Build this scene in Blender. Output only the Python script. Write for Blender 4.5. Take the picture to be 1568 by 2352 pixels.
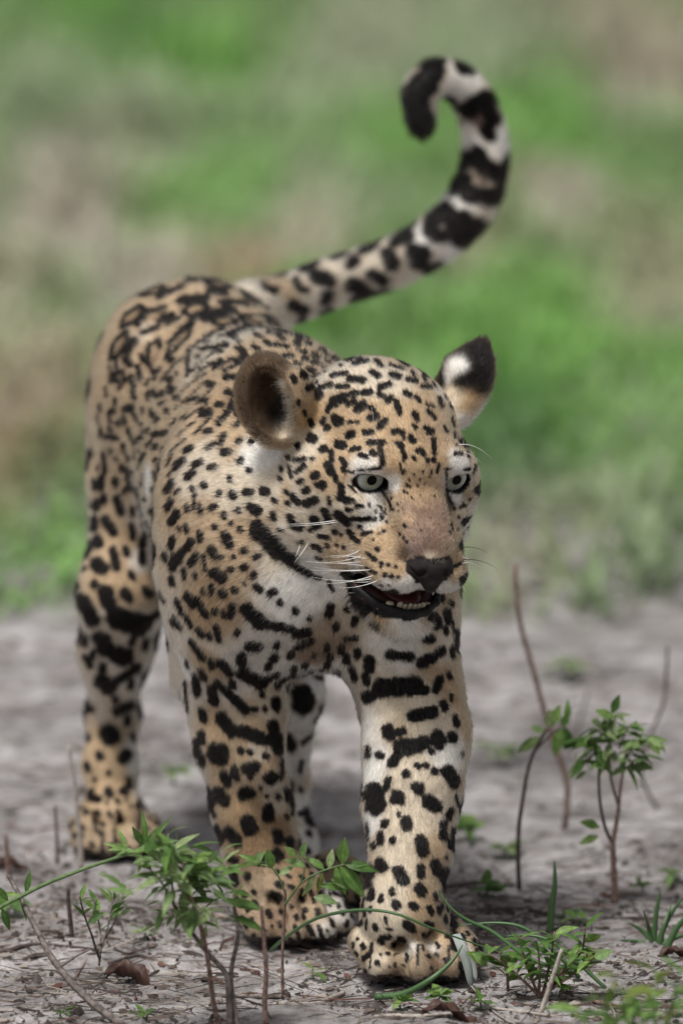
import bpy, bmesh, math, random
import numpy as np
from mathutils import Vector, Matrix
from mathutils.bvhtree import BVHTree

for o in list(bpy.data.objects):
    bpy.data.objects.remove(o)
SC = bpy.context.scene
COL = SC.collection
rng = np.random.default_rng(7)
random.seed(7)

# ------------------------------------------------------------------ camera
# pixel coordinates below are those of a 1568 x 2352 copy of the photograph
PITCH = math.radians(10.5)
DIST, PXM = 8.0, 0.4e-3            # metres to the focus plane, metres per pixel there
CF = np.array([0, math.cos(PITCH), -math.sin(PITCH)])
CR = np.array([1.0, 0, 0])
CU = np.cross(CR, CF)
_d = CF + CR * (960 - 784) * PXM / DIST - CU * (2275 - 1176) * PXM / DIST
_k = (-0.10 + DIST * CF[1]) / _d[1]                  # front paw stands on the ground at y = -0.10
ZC = -(-DIST * CF + _k * _d)[2]
CAM = -CF * DIST + np.array([0, 0, ZC])

def ray(u, v):
    return CF + CR * (u - 784) * PXM / DIST - CU * (v - 1176) * PXM / DIST
def P(u, v, Y):                                      # pixel at world depth y = Y
    d = ray(u, v)
    return CAM + d * ((Y - CAM[1]) / d[1])
def G(u, v, z=0.0):                                  # pixel on the plane z
    d = ray(u, v)
    return CAM + d * ((z - CAM[2]) / d[2])
def RP(r, Y):                                        # radius in pixels -> metres at depth Y
    return r * PXM * (Y + DIST) / DIST

cam_data = bpy.data.cameras.new('camera')
cam = bpy.data.objects.new('camera', cam_data)
COL.objects.link(cam)
cam.location = CAM
cam.rotation_euler = (math.pi / 2 - PITCH, 0, 0)
cam_data.sensor_fit = 'VERTICAL'
cam_data.sensor_height = 36.0
cam_data.lens = 36.0 * DIST / (2352 * PXM)
cam_data.clip_start, cam_data.clip_end = 0.1, 500
cam_data.dof.use_dof = True
cam_data.dof.focus_distance = DIST - 0.012
cam_data.dof.aperture_fstop = (cam_data.lens / 1000) / 0.096
SC.camera = cam

# ------------------------------------------------------------------ light
SUN_EL, SUN_AZ = math.radians(66), math.radians(215)
world = bpy.data.worlds.new('World')
SC.world = world
world.use_nodes = True
wn = world.node_tree.nodes
sky = wn.new('ShaderNodeTexSky')
sky.sky_type = 'NISHITA'
sky.sun_disc = False
sky.sun_elevation = SUN_EL
sky.sun_rotation = SUN_AZ
sky.dust_density = 6.0
sky.air_density = 1.0
hsv = wn.new('ShaderNodeHueSaturation')              # overcast: a nearly colourless sky
hsv.inputs['Saturation'].default_value = 0.25
bg = wn['Background']
bg.inputs['Strength'].default_value = 0.07
world.node_tree.links.new(sky.outputs[0], hsv.inputs['Color'])
world.node_tree.links.new(hsv.outputs[0], bg.inputs['Color'])
sun_data = bpy.data.lights.new('sun', 'SUN')
sun_data.energy = 2.7
sun_data.angle = math.radians(14)
sun_data.color = (1.0, 0.97, 0.92)
sun = bpy.data.objects.new('sun', sun_data)
COL.objects.link(sun)
sun.rotation_euler = (math.pi / 2 - SUN_EL, 0, math.pi - SUN_AZ + math.pi)
sd = Vector((math.sin(SUN_AZ) * math.cos(SUN_EL), math.cos(SUN_AZ) * math.cos(SUN_EL), math.sin(SUN_EL)))
sun.rotation_euler = sd.to_track_quat('Z', 'Y').to_euler()
SC.view_settings.view_transform = 'Standard'
SC.view_settings.look = 'None'
SC.view_settings.exposure = 0.22
SC.view_settings.gamma = 1.0
SC.render.engine = 'CYCLES'
SC.cycles.max_bounces = 10
SC.cycles.diffuse_bounces = 3
SC.cycles.glossy_bounces = 3
SC.cycles.transmission_bounces = 8
SC.cycles.transparent_max_bounces = 8
SC.cycles.use_denoising = True

# ------------------------------------------------------------------ helpers
def link(o, parent=None):
    COL.objects.link(o)
    if parent is not None:
        o.parent = parent
    return o
def mesh_obj(name, verts, faces, mat, parent=None, smooth=True):
    me = bpy.data.meshes.new(name)
    me.from_pydata([tuple(map(float, v)) for v in verts], [], [tuple(map(int, f)) for f in faces])
    if smooth:
        me.polygons.foreach_set('use_smooth', [True] * len(me.polygons))
    if mat:
        me.materials.append(mat)
    me.update()
    return link(bpy.data.objects.new(name, me), parent)
def tag(o, label=None, cat=None, group=None, kind=None):
    if label: o['label'] = label
    if cat: o['category'] = cat
    if group: o['group'] = group
    if kind: o['kind'] = kind
    return o
def empty(name, loc):
    o = bpy.data.objects.new(name, None)
    o.location = tuple(float(x) for x in loc)
    o.empty_display_size = 0.05
    COL.objects.link(o)
    return o
def put_under(o, parent):
    """parent o while its coordinates stay world coordinates (parents are never rotated or scaled)"""
    o.parent = parent
    off = Vector((0, 0, 0))
    p = parent
    while p is not None:
        off += p.location
        p = p.parent
    o.location = -off + o.location
    return o
class Mat:
    def __init__(self, name, rough=0.8):
        self.m = bpy.data.materials.new(name)
        self.m.use_nodes = True
        self.nt = self.m.node_tree
        self.n = self.nt.nodes
        self.b = self.n['Principled BSDF']
        self.b.inputs['Roughness'].default_value = rough
    def new(self, t, **kw):
        x = self.n.new(t)
        for k, v in kw.items():
            if k in x.inputs: x.inputs[k].default_value = v
            else: setattr(x, k, v)
        return x
    def link(self, a, b):
        self.nt.links.new(a, b)
    def ramp(self, fac, stops):
        r = self.new('ShaderNodeValToRGB')
        el = r.color_ramp.elements
        el[0].position, el[0].color = stops[0][0], (*stops[0][1], 1)
        el[1].position, el[1].color = stops[-1][0], (*stops[-1][1], 1)
        for p, c in stops[1:-1]:
            e = el.new(p); e.color = (*c, 1)
        self.link(fac, r.inputs[0])
        return r.outputs[0]
def noise3(p, scale, seed=0):
    """cheap smooth value noise, numpy, p (n,3) -> (n,) in 0..1"""
    q = np.asarray(p) * scale + seed * 17.31
    i = np.floor(q).astype(np.int64); fr = q - i
    fr = fr * fr * (3 - 2 * fr)
    out = np.zeros(len(q))
    for dx in (0, 1):
        for dy in (0, 1):
            for dz in (0, 1):
                h = ((i[:, 0] + dx) * 374761393 + (i[:, 1] + dy) * 668265263 + (i[:, 2] + dz) * 2147483647 + seed * 974711) & 0x7fffffff
                h = (h ^ (h >> 13)) * 1274126177 & 0x7fffffff
                h = ((h ^ (h >> 16)) & 0xffff) / 65535.0
                w = (fr[:, 0] if dx else 1 - fr[:, 0]) * (fr[:, 1] if dy else 1 - fr[:, 1]) * (fr[:, 2] if dz else 1 - fr[:, 2])
                out += w * h
    return out
# ================================================================== the jaguar: body surface
# a signed distance field of blended bones and muscles, polygonised once: one continuous skin
PRIMS = []      # dicts: kind, geometry, blend radius k, op, flow (fur direction), length
def cone(a, b, ra, rb, k=0.02, flow=None, op='u', reg='body', sq=None):
    a, b = np.array(a, float), np.array(b, float)
    PRIMS.append(dict(t='c', a=a, b=b, ra=ra, rb=rb, k=k, flow=flow, op=op, reg=reg))
def ell(c, r, M=None, k=0.02, flow=None, op='u', reg='body'):
    PRIMS.append(dict(t='e', c=np.array(c, float), r=np.array(r, float), M=np.eye(3) if M is None else np.array(M, float), k=k, flow=flow, op=op, reg=reg))
def prim_d(p, X):
    if p['t'] == 'c':
        ab = p['b'] - p['a']
        t = np.clip(((X - p['a'].astype(X.dtype)) @ ab.astype(X.dtype)) / (ab @ ab), 0, 1)
        q = X - (p['a'] + t[..., None] * ab).astype(X.dtype)
        return np.sqrt((q * q).sum(-1)) - (p['ra'] + (p['rb'] - p['ra']) * t)
    q = (X - p['c'].astype(X.dtype)) @ p['M'].astype(X.dtype)     # columns of M are the ellipsoid's axes
    k0 = np.sqrt(((q / p['r']) ** 2).sum(-1)) + 1e-9
    k1 = np.sqrt(((q / p['r'] ** 2) ** 2).sum(-1)) + 1e-9
    return k0 * (k0 - 1) / k1
def prim_box(p, m):
    if p['t'] == 'c':
        r = max(p['ra'], p['rb'])
        return np.minimum(p['a'], p['b']) - r - m, np.maximum(p['a'], p['b']) + r + m
    e = np.sqrt(((p['M'] * p['r'][None, :]) ** 2).sum(1))
    return p['c'] - e - m, p['c'] + e + m
def combine(d, e, p):
    k = p['k']
    if p['op'] == 'u':
        h = np.maximum(k - np.abs(d - e), 0) / k
        return np.minimum(d, e) - h * h * k * 0.25
    h = np.maximum(k - np.abs(d + e), 0) / k
    return np.maximum(d, -e) + h * h * k * 0.25
def axes(x=None, z=None):
    """rotation whose columns are local x, y, z; given a z (long) axis and a hint for x"""
    z = np.array(z, float) / np.linalg.norm(z)
    x = np.array(x, float); x = x - z * (x @ z); x /= np.linalg.norm(x)
    return np.stack([x, np.cross(z, x), z], 1)

# ---- head frame (millimetres: x to its left, y forward, z up)
def head_rot(yaw, pit, rol):
    cy, sy, cp, sp, cr, sr = math.cos(yaw), math.sin(yaw), math.cos(pit), math.sin(pit), math.cos(rol), math.sin(rol)
    B = np.array([[1, 0, 0], [0, -1, 0], [0, 0, 1.0]])
    Pm = np.array([[1, 0, 0], [0, cp, sp], [0, -sp, cp]])
    Ro = np.array([[cr, 0, sr], [0, 1, 0], [-sr, 0, cr]])
    Ym = np.array([[cy, -sy, 0], [sy, cy, 0], [0, 0, 1]])
    return Ym @ B @ Pm @ Ro
HM = head_rot(*np.radians([24, 16.5, 4.5]))
HT = np.array([0.0620, 0.0, 0.0348 + ZC])
def H(x, y, z):
    return HM @ (np.array([x, y, z]) * 1e-3) + HT
def HV(x, y, z):
    v = HM @ np.array([x, y, z], float)
    return v / np.linalg.norm(v)
def hell(c, r, k=12, rot=None, **kw):
    M = HM if rot is None else HM @ rot
    kw.setdefault('reg', 'head')
    ell(H(*c), np.array(r) * 1e-3, M, k * 1e-3, **kw)
def hcone(a, b, ra, rb, k=12, **kw):
    kw.setdefault('reg', 'head')
    cone(H(*a), H(*b), ra * 1e-3, rb * 1e-3, k * 1e-3, **kw)
def rotx(a): c, s = math.cos(a), math.sin(a); return np.array([[1, 0, 0], [0, c, -s], [0, s, c]])
def roty(a): c, s = math.cos(a), math.sin(a); return np.array([[c, 0, s], [0, 1, 0], [-s, 0, c]])
def rotz(a): c, s = math.cos(a), math.sin(a); return np.array([[c, -s, 0], [s, c, 0], [0, 0, 1]])

# ---- torso
yaw_b = math.radians(14)
TB = rotz(-yaw_b) @ np.eye(3)
fx = np.array([-math.sin(yaw_b), math.cos(yaw_b), 0])      # towards the tail
ell((-.138, .53, .443), (.089, .13, .115), rotz(yaw_b), .03)
ell((-.112, .40, .415), (.090, .21, .127), rotz(yaw_b) @ rotx(.08), .05)
ell((-.072, .25, .395), (.100, .17, .139), rotz(yaw_b), .05)
ell((-.045, .13, .375), (.088, .11, .118), rotz(yaw_b), .05)
ell((-.050, .23, .480), (.055, .11, .060), rotz(yaw_b), .06)
# ---- neck
cone((-.045, .17, .41), H(0, -105, -20), .105, .070, .04, flow=np.array([-.35, .8, -.45]))
cone((-.03, .12, .36), H(0, -75, -70), .085, .046, .04, flow=np.array([-.1, .5, -.8]))

# ---- right fore leg (screen left)
FURPX = 8.0       # outlines were read off the photograph over the fur
def leg(pts, k=.025, reg='leg'):
    for (u0, v0, y0, r0), (u1, v1, y1, r1) in zip(pts[:-1], pts[1:]):
        cone(P(u0, v0, y0), P(u1, v1, y1), RP(r0 - FURPX, y0), RP(r1 - FURPX, y1), k, reg=reg)
ell(P(520, 1290, .15), (.055, .075, .13), rotz(yaw_b) @ rotx(-.15), .05, reg='leg')
leg([(500, 1330, .16, 125), (535, 1560, .17, 112), (547, 1700, .16, 95), (578, 1850, .15, 86), (604, 1970, .145, 82), (628, 2080, .135, 76)], reg='leg')
cone(P(470, 1470, .20), P(452, 1560, .235), .030, .024, .03, reg='leg')       # elbow
cone(P(600, 1640, .12), P(600, 1760, .11), .022, .018, .03, reg='leg')       # forearm muscle
# ---- left fore leg (screen right)
cone(P(1010, 1660, .04), P(1000, 1790, .01), .026, .020, .03, reg='leg')
cone(P(905, 1560, .12), P(885, 1640, .125), .030, .022, .03, reg='leg')      # elbow
ell(P(905, 1310, .11), (.055, .075, .12), rotz(yaw_b) @ rotx(-.15), .05, reg='leg')
leg([(925, 1380, .09, 120), (944, 1590, .08, 106), (950, 1720, .05, 109), (942, 1850, .02, 102), (942, 1960, -.01, 86), (926, 2050, -.03, 73), (918, 2110, -.04, 76)], reg='leg')
# ---- right hind leg (screen left)
ell(P(322, 1080, .52), (.044, .105, .16), rotz(yaw_b) @ rotx(.12), .04, reg='leg')
leg([(305, 1120, .50, 88), (274, 1370, .455, 82)], .03)
leg([(274, 1370, .455, 80), (264, 1500, .49, 68), (260, 1640, .54, 60)], .04)
leg([(260, 1640, .545, 58), (252, 1760, .52, 60), (256, 1900, .49, 64)], .02)
# ---- left hind leg (screen centre, behind the fore legs)
ell((-.075, .42, .34), (.045, .10, .12), rotz(yaw_b) @ rotx(.4), .05, reg='leg')
leg([(660, 1480, .36, 95), (672, 1600, .32, 66)], .03)
leg([(672, 1600, .32, 66), (655, 1800, .38, 50)], .02)
leg([(655, 1800, .38, 50), (682, 1930, .34, 42), (728, 2034, .295, 40)], .02)

# ---- paws: (centre of the heel, toes) on the ground
def paw(heel, toes, fwd, wrist, s=1.0, k=.014, wr=.032):
    f = np.array([fwd[0], fwd[1], 0.0]); f /= np.linalg.norm(f)
    side = np.array([-f[1], f[0], 0])
    M = np.stack([side, f, [0, 0, 1.0]], 1)
    h = np.array(heel)
    ell(h + [0, 0, .030 * s], np.array([.040, .042, .030]) * s, M, .02, reg='paw')
    cone(wrist, h + f * .012 + [0, 0, .040 * s], wr * s, (wr + .002) * s, .025, reg='paw')
    for a, b, r in toes:
        c = h + side * a * s + f * b * s
        cone(c + [0, 0, .030 * s] - f * .030 * s, c + [0, 0, .021 * s], r * .92 * s, r * .97 * s, .005, reg='paw')
        ell(c + f * .010 * s + [0, 0, .015 * s], np.array([r * .92, r * 1.0, .0150]) * s, M, .006, reg='paw')
def grooves(heel, fwd, s):
    f = np.array([fwd[0], fwd[1], 0.0]); f /= np.linalg.norm(f); side = np.array([-f[1], f[0], 0])
    for a, b in ((-.028, .036), (.001, .052), (.030, .036)):
        c = np.array(heel) + side * a * s
        for p0, p1 in ((f * (b + .030) * s + [0, 0, .002], f * (b + .022) * s + [0, 0, .030 * s]), (f * (b + .022) * s + [0, 0, .030 * s], f * (b - .012) * s + [0, 0, .050 * s])):
            cone(c + p0, c + p1, .0056 * s, .0046 * s, .007, op='s', reg='paw')
TOES = [(-.041, .028, .0185), (-.0145, .049, .0205), (.0165, .049, .0205), (.043, .027, .0185)]
lf = G(935, 2225, 0); lf_f = (.42, -1)
paw(lf, TOES, lf_f, P(920, 2110, -.04), .98)
rf = G(660, 2140, 0)
paw(rf, TOES, (.35, -1), P(628, 2080, .135), .88)
rh = G(262, 1948, 0)
paw(rh, TOES, (.18, -1), P(256, 1900, .49), .76, wr=.028)
lh = G(765, 2065, 0)
paw(lh, TOES, (.3, -1), P(732, 2032, .29), .70, wr=.020)

for h_, f_, s_ in ((lf, lf_f, .98), (rf, (.35, -1), .88), (rh, (.18, -1), .76), (lh, (.3, -1), .70)):
    grooves(h_, f_, s_)
# ---- tail
TAIL = [(560, 720, .56, 75), (650, 692, .63, 60), (760, 650, .68, 57), (880, 612, .72, 56), (985, 560, .75, 57), (1065, 490, .77, 58), (1105, 410, .785, 55), (1113, 330, .79, 51), (1098, 255, .785, 47), (1060, 198, .775, 44), (1005, 178, .76, 42), (965, 215, .745, 41), (968, 285, .735, 33)]
_t = np.array(TAIL, float)
_s = np.linspace(0, len(_t) - 1, 49)
def catmull(A, x):
    i = np.clip(np.floor(x).astype(int), 0, len(A) - 2); f_ = (x - i)[:, None]
    p0, p1, p2, p3 = A[np.maximum(i - 1, 0)], A[i], A[i + 1], A[np.minimum(i + 2, len(A) - 1)]
    return .5 * (2 * p1 + (p2 - p0) * f_ + (2 * p0 - 5 * p1 + 4 * p2 - p3) * f_ ** 2 + (3 * p1 - p0 - 3 * p2 + p3) * f_ ** 3)
leg([tuple(x) for x in catmull(_t, _s)], .006, reg='tail')

# ---- head
hell((0, -75, 14), (69, 82, 58))
hell((0, -22, 8), (50, 50, 35))
for sx in (-1, 1):
    hcone((sx * 10, -8, 0), (sx * 9, 57, -42), 22, 17.0, 10)
    hell((sx * 36, -1, 16), (24, 20, 12), 14, rot=roty(sx * .18))                 # brow
    hell((sx * 60, -48, -26), (30, 50, 38), 22)                                   # cheekbone
    hell((sx * 46, -4, -30), (23, 28, 22), 18)                                    # under the eye
    hell((sx * 57, -60, -66), (39, 46, 42), 22)
    hell((sx * 42, -12, -76), (25, 36, 28), 24)                                   # jowl
    hell((sx * 28, 18, -58), (24, 36, 24), 14)                                    # side of the muzzle
    hcone((sx * 38, -40, -100), (sx * 14, 40, -121), 24, 14, 12)                  # jaw
hcone((0, -25, -45), (0, 42, -58), 44, 28, 18)                                    # upper jaw
for sx in (-1, 1):
    hell((sx * 22, 47, -71), (27, 34, 19.5), 12)                                    # whisker pads
hell((0, 68, -57), (21, 16, 15), 8)                                               # nose end
hell((0, 46, -126), (24, 20, 15), 10)                                             # chin
hell((0, -5, -116), (34, 50, 20), 16)                                             # floor of the mouth
# eyelids and eye openings
EYE = {}
for sx in (-1, 1):
    c = np.array([sx * 41.5, -7.0, 0.0])
    EYE[sx] = c
    hell(c + [sx * 1.0, 0.0, 0], (22.5, 21, 18), 9)
for sx in (-1, 1):
    c = EYE[sx]
    rot = rotz(-sx * math.radians(16)) @ roty(sx * math.radians(3))
    hell(c + [sx * 1.6, 16, -2.0], (16.0, 26, 9.3), 1.8, rot=rot, op='s', reg='eyehole')
# mouth cavity, then the rolled lower lip
hell((0, 40, -96), (32, 42, 10), 4, rot=rotx(-.06), op='s', reg='mouth')
hell((0, 18, -97), (50, 26, 6.0), 5, rot=rotx(-.05), op='s', reg='mouth')
LIP = [(-46, 6, -97), (-42, 24, -104), (-31, 44, -109), (-16, 58, -111), (0, 63, -112), (16, 58, -111), (31, 44, -109), (42, 24, -104), (46, 6, -97)]
for a_, b_ in zip(LIP[:-1], LIP[1:]):
    hcone(a_, b_, 3.8 - abs(a_[0]) * .01, 3.8 - abs(b_[0]) * .01, 4, reg='lip')
# philtrum
hcone((0, 90, -72), (0, 84, -90), 2.0, 2.4, 4, op='s', reg='lip')
# ears
def ear(c, face, up, w, h, dep):
    f = np.array(face, float); f /= np.linalg.norm(f)
    u_ = np.array(up, float); u_ -= f * (u_ @ f); u_ /= np.linalg.norm(u_)
    s_ = np.cross(f, u_)
    rot = np.stack([s_, f, u_], 1)
    c = np.array(c, float)
    hell(c - f * 2, (w, dep, h), 10, rot=rot, flow=HM @ u_, reg='ear')
    return c, f, u_, s_, rot, w, h, dep
hell((-84, -84, 34), (17, 15, 34), 14, rot=roty(-.35))
EARS = [ear((-107, -92, 30), (-.60, .78, .10), (-.42, -.20, .85), 31, 44, 19),
        ear((90, -98, 40), (.90, -.05, -.42), (.60, -.15, .78), 31, 43, 16)]
c, f, u_, s_, rot, w, h, dep = EARS[1]
hcone(c + u_ * h * .45 - f * 6, c + u_ * h * 1.02 - f * 4 + s_ * 2, 20, 6, 8, flow=HM @ u_, reg='ear')
for c, f, u_, s_, rot, w, h, dep in EARS:
    hd_ = s_ * (1 if (s_[0] > 0) == (c[0] < 0) else -1)            # towards the head
    hell(c + f * (dep * .66) + u_ * 1.0 + hd_ * 4.0, (w * .66, dep * 1.12, h * .76), 5, rot=rot, op='s', flow=HM @ u_, reg='earin')

# ---- polygonise (surface nets)
def field_of(prims, lo, dims, vox):
    F = np.full(dims, 1.0, np.float32)
    for p in prims:
        b0, b1 = prim_box(p, max(p['k'], .012))
        i0 = np.clip(np.floor((b0 - lo) / vox).astype(int), 0, dims); i1 = np.clip(np.ceil((b1 - lo) / vox).astype(int) + 1, 0, dims)
        if (i1 <= i0).any(): continue
        gx = [(lo[a] + np.arange(i0[a], i1[a]) * vox).astype(np.float32) for a in range(3)]
        X = np.stack(np.meshgrid(*gx, indexing='ij'), -1)
        s = tuple(slice(i0[a], i1[a]) for a in range(3))
        F[s] = combine(F[s], prim_d(p, X).astype(np.float32), p)
    return F
def sdf(X, prims=None):
    d = np.full(len(X), 1.0)
    for p in (PRIMS if prims is None else prims):
        m = max(p['k'], .012) + .004
        b0, b1 = prim_box(p, m)
        w = ((X >= b0) & (X <= b1)).all(1)
        if w.any():
            d[w] = combine(d[w], prim_d(p, X[w]), p)
    return d
def surface_nets(F, lo, VOX):
    S = F < 0
    cells = tuple(n - 1 for n in F.shape)
    cnt = np.zeros(cells, np.uint8)
    corners = [(a, b, c) for a in (0, 1) for b in (0, 1) for c in (0, 1)]
    for a, b, c in corners:
        cnt += S[a:cells[0] + a, b:cells[1] + b, c:cells[2] + c]
    I = np.argwhere((cnt > 0) & (cnt < 8))
    V = np.stack([F[I[:, 0] + a, I[:, 1] + b, I[:, 2] + c] for a, b, c in corners], 1)
    acc = np.zeros((len(I), 3)); n = np.zeros(len(I))
    for i in range(8):
        for j in range(i + 1, 8):
            ci, cj = np.array(corners[i]), np.array(corners[j])
            if np.abs(ci - cj).sum() != 1: continue
            x = (V[:, i] < 0) != (V[:, j] < 0)
            t = V[:, i] / np.where(V[:, i] == V[:, j], 1, V[:, i] - V[:, j])
            acc[x] += ci + t[x, None] * (cj - ci); n[x] += 1
    idx = np.full(cells, -1, np.int32); idx[tuple(I.T)] = np.arange(len(I))
    quads = []
    for ax in range(3):
        b, c = [(1, 2), (2, 0), (0, 1)][ax]
        sl0 = [slice(None)] * 3; sl1 = [slice(None)] * 3
        sl0[ax] = slice(0, -1); sl1[ax] = slice(1, None)
        s0, s1 = S[tuple(sl0)], S[tuple(sl1)]
        E = np.argwhere(s0 != s1)
        E = E[(E[:, b] > 0) & (E[:, c] > 0) & (E[:, b] < cells[b]) & (E[:, c] < cells[c])]
        fl = s0[tuple(E.T)]
        o = []
        for db, dc in ((0, 0), (1, 0), (1, 1), (0, 1)):
            q = E.copy(); q[:, b] -= db; q[:, c] -= dc
            o.append(idx[tuple(q.T)])
        q = np.stack(o, 1)
        q[~fl] = q[~fl][:, ::-1]
        quads.append(q)
    return lo + (I + acc / n[:, None]) * VOX, np.concatenate(quads)
def polygonise(prims, lo, hi, vox):
    lo, hi = np.array(lo, float), np.array(hi, float)
    V, Q = surface_nets(field_of(prims, lo, np.ceil((hi - lo) / vox).astype(int), vox), lo, vox)
    for _ in range(2):
        d_ = sdf(V, prims)
        g = np.stack([sdf(V + e, prims) - sdf(V - e, prims) for e in np.eye(3) * .0006], 1)
        g /= np.maximum(np.linalg.norm(g, axis=1, keepdims=True), 1e-9)
        V -= g * np.clip(d_, -.003, .003)[:, None] * .8
    return V, Q
BV, BQ = polygonise(PRIMS, (-.285, -.16, -.02), (.22, .90, ZC + .50), 0.0026)
BV[:, 2] = np.maximum(BV[:, 2], 0.001)
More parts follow.
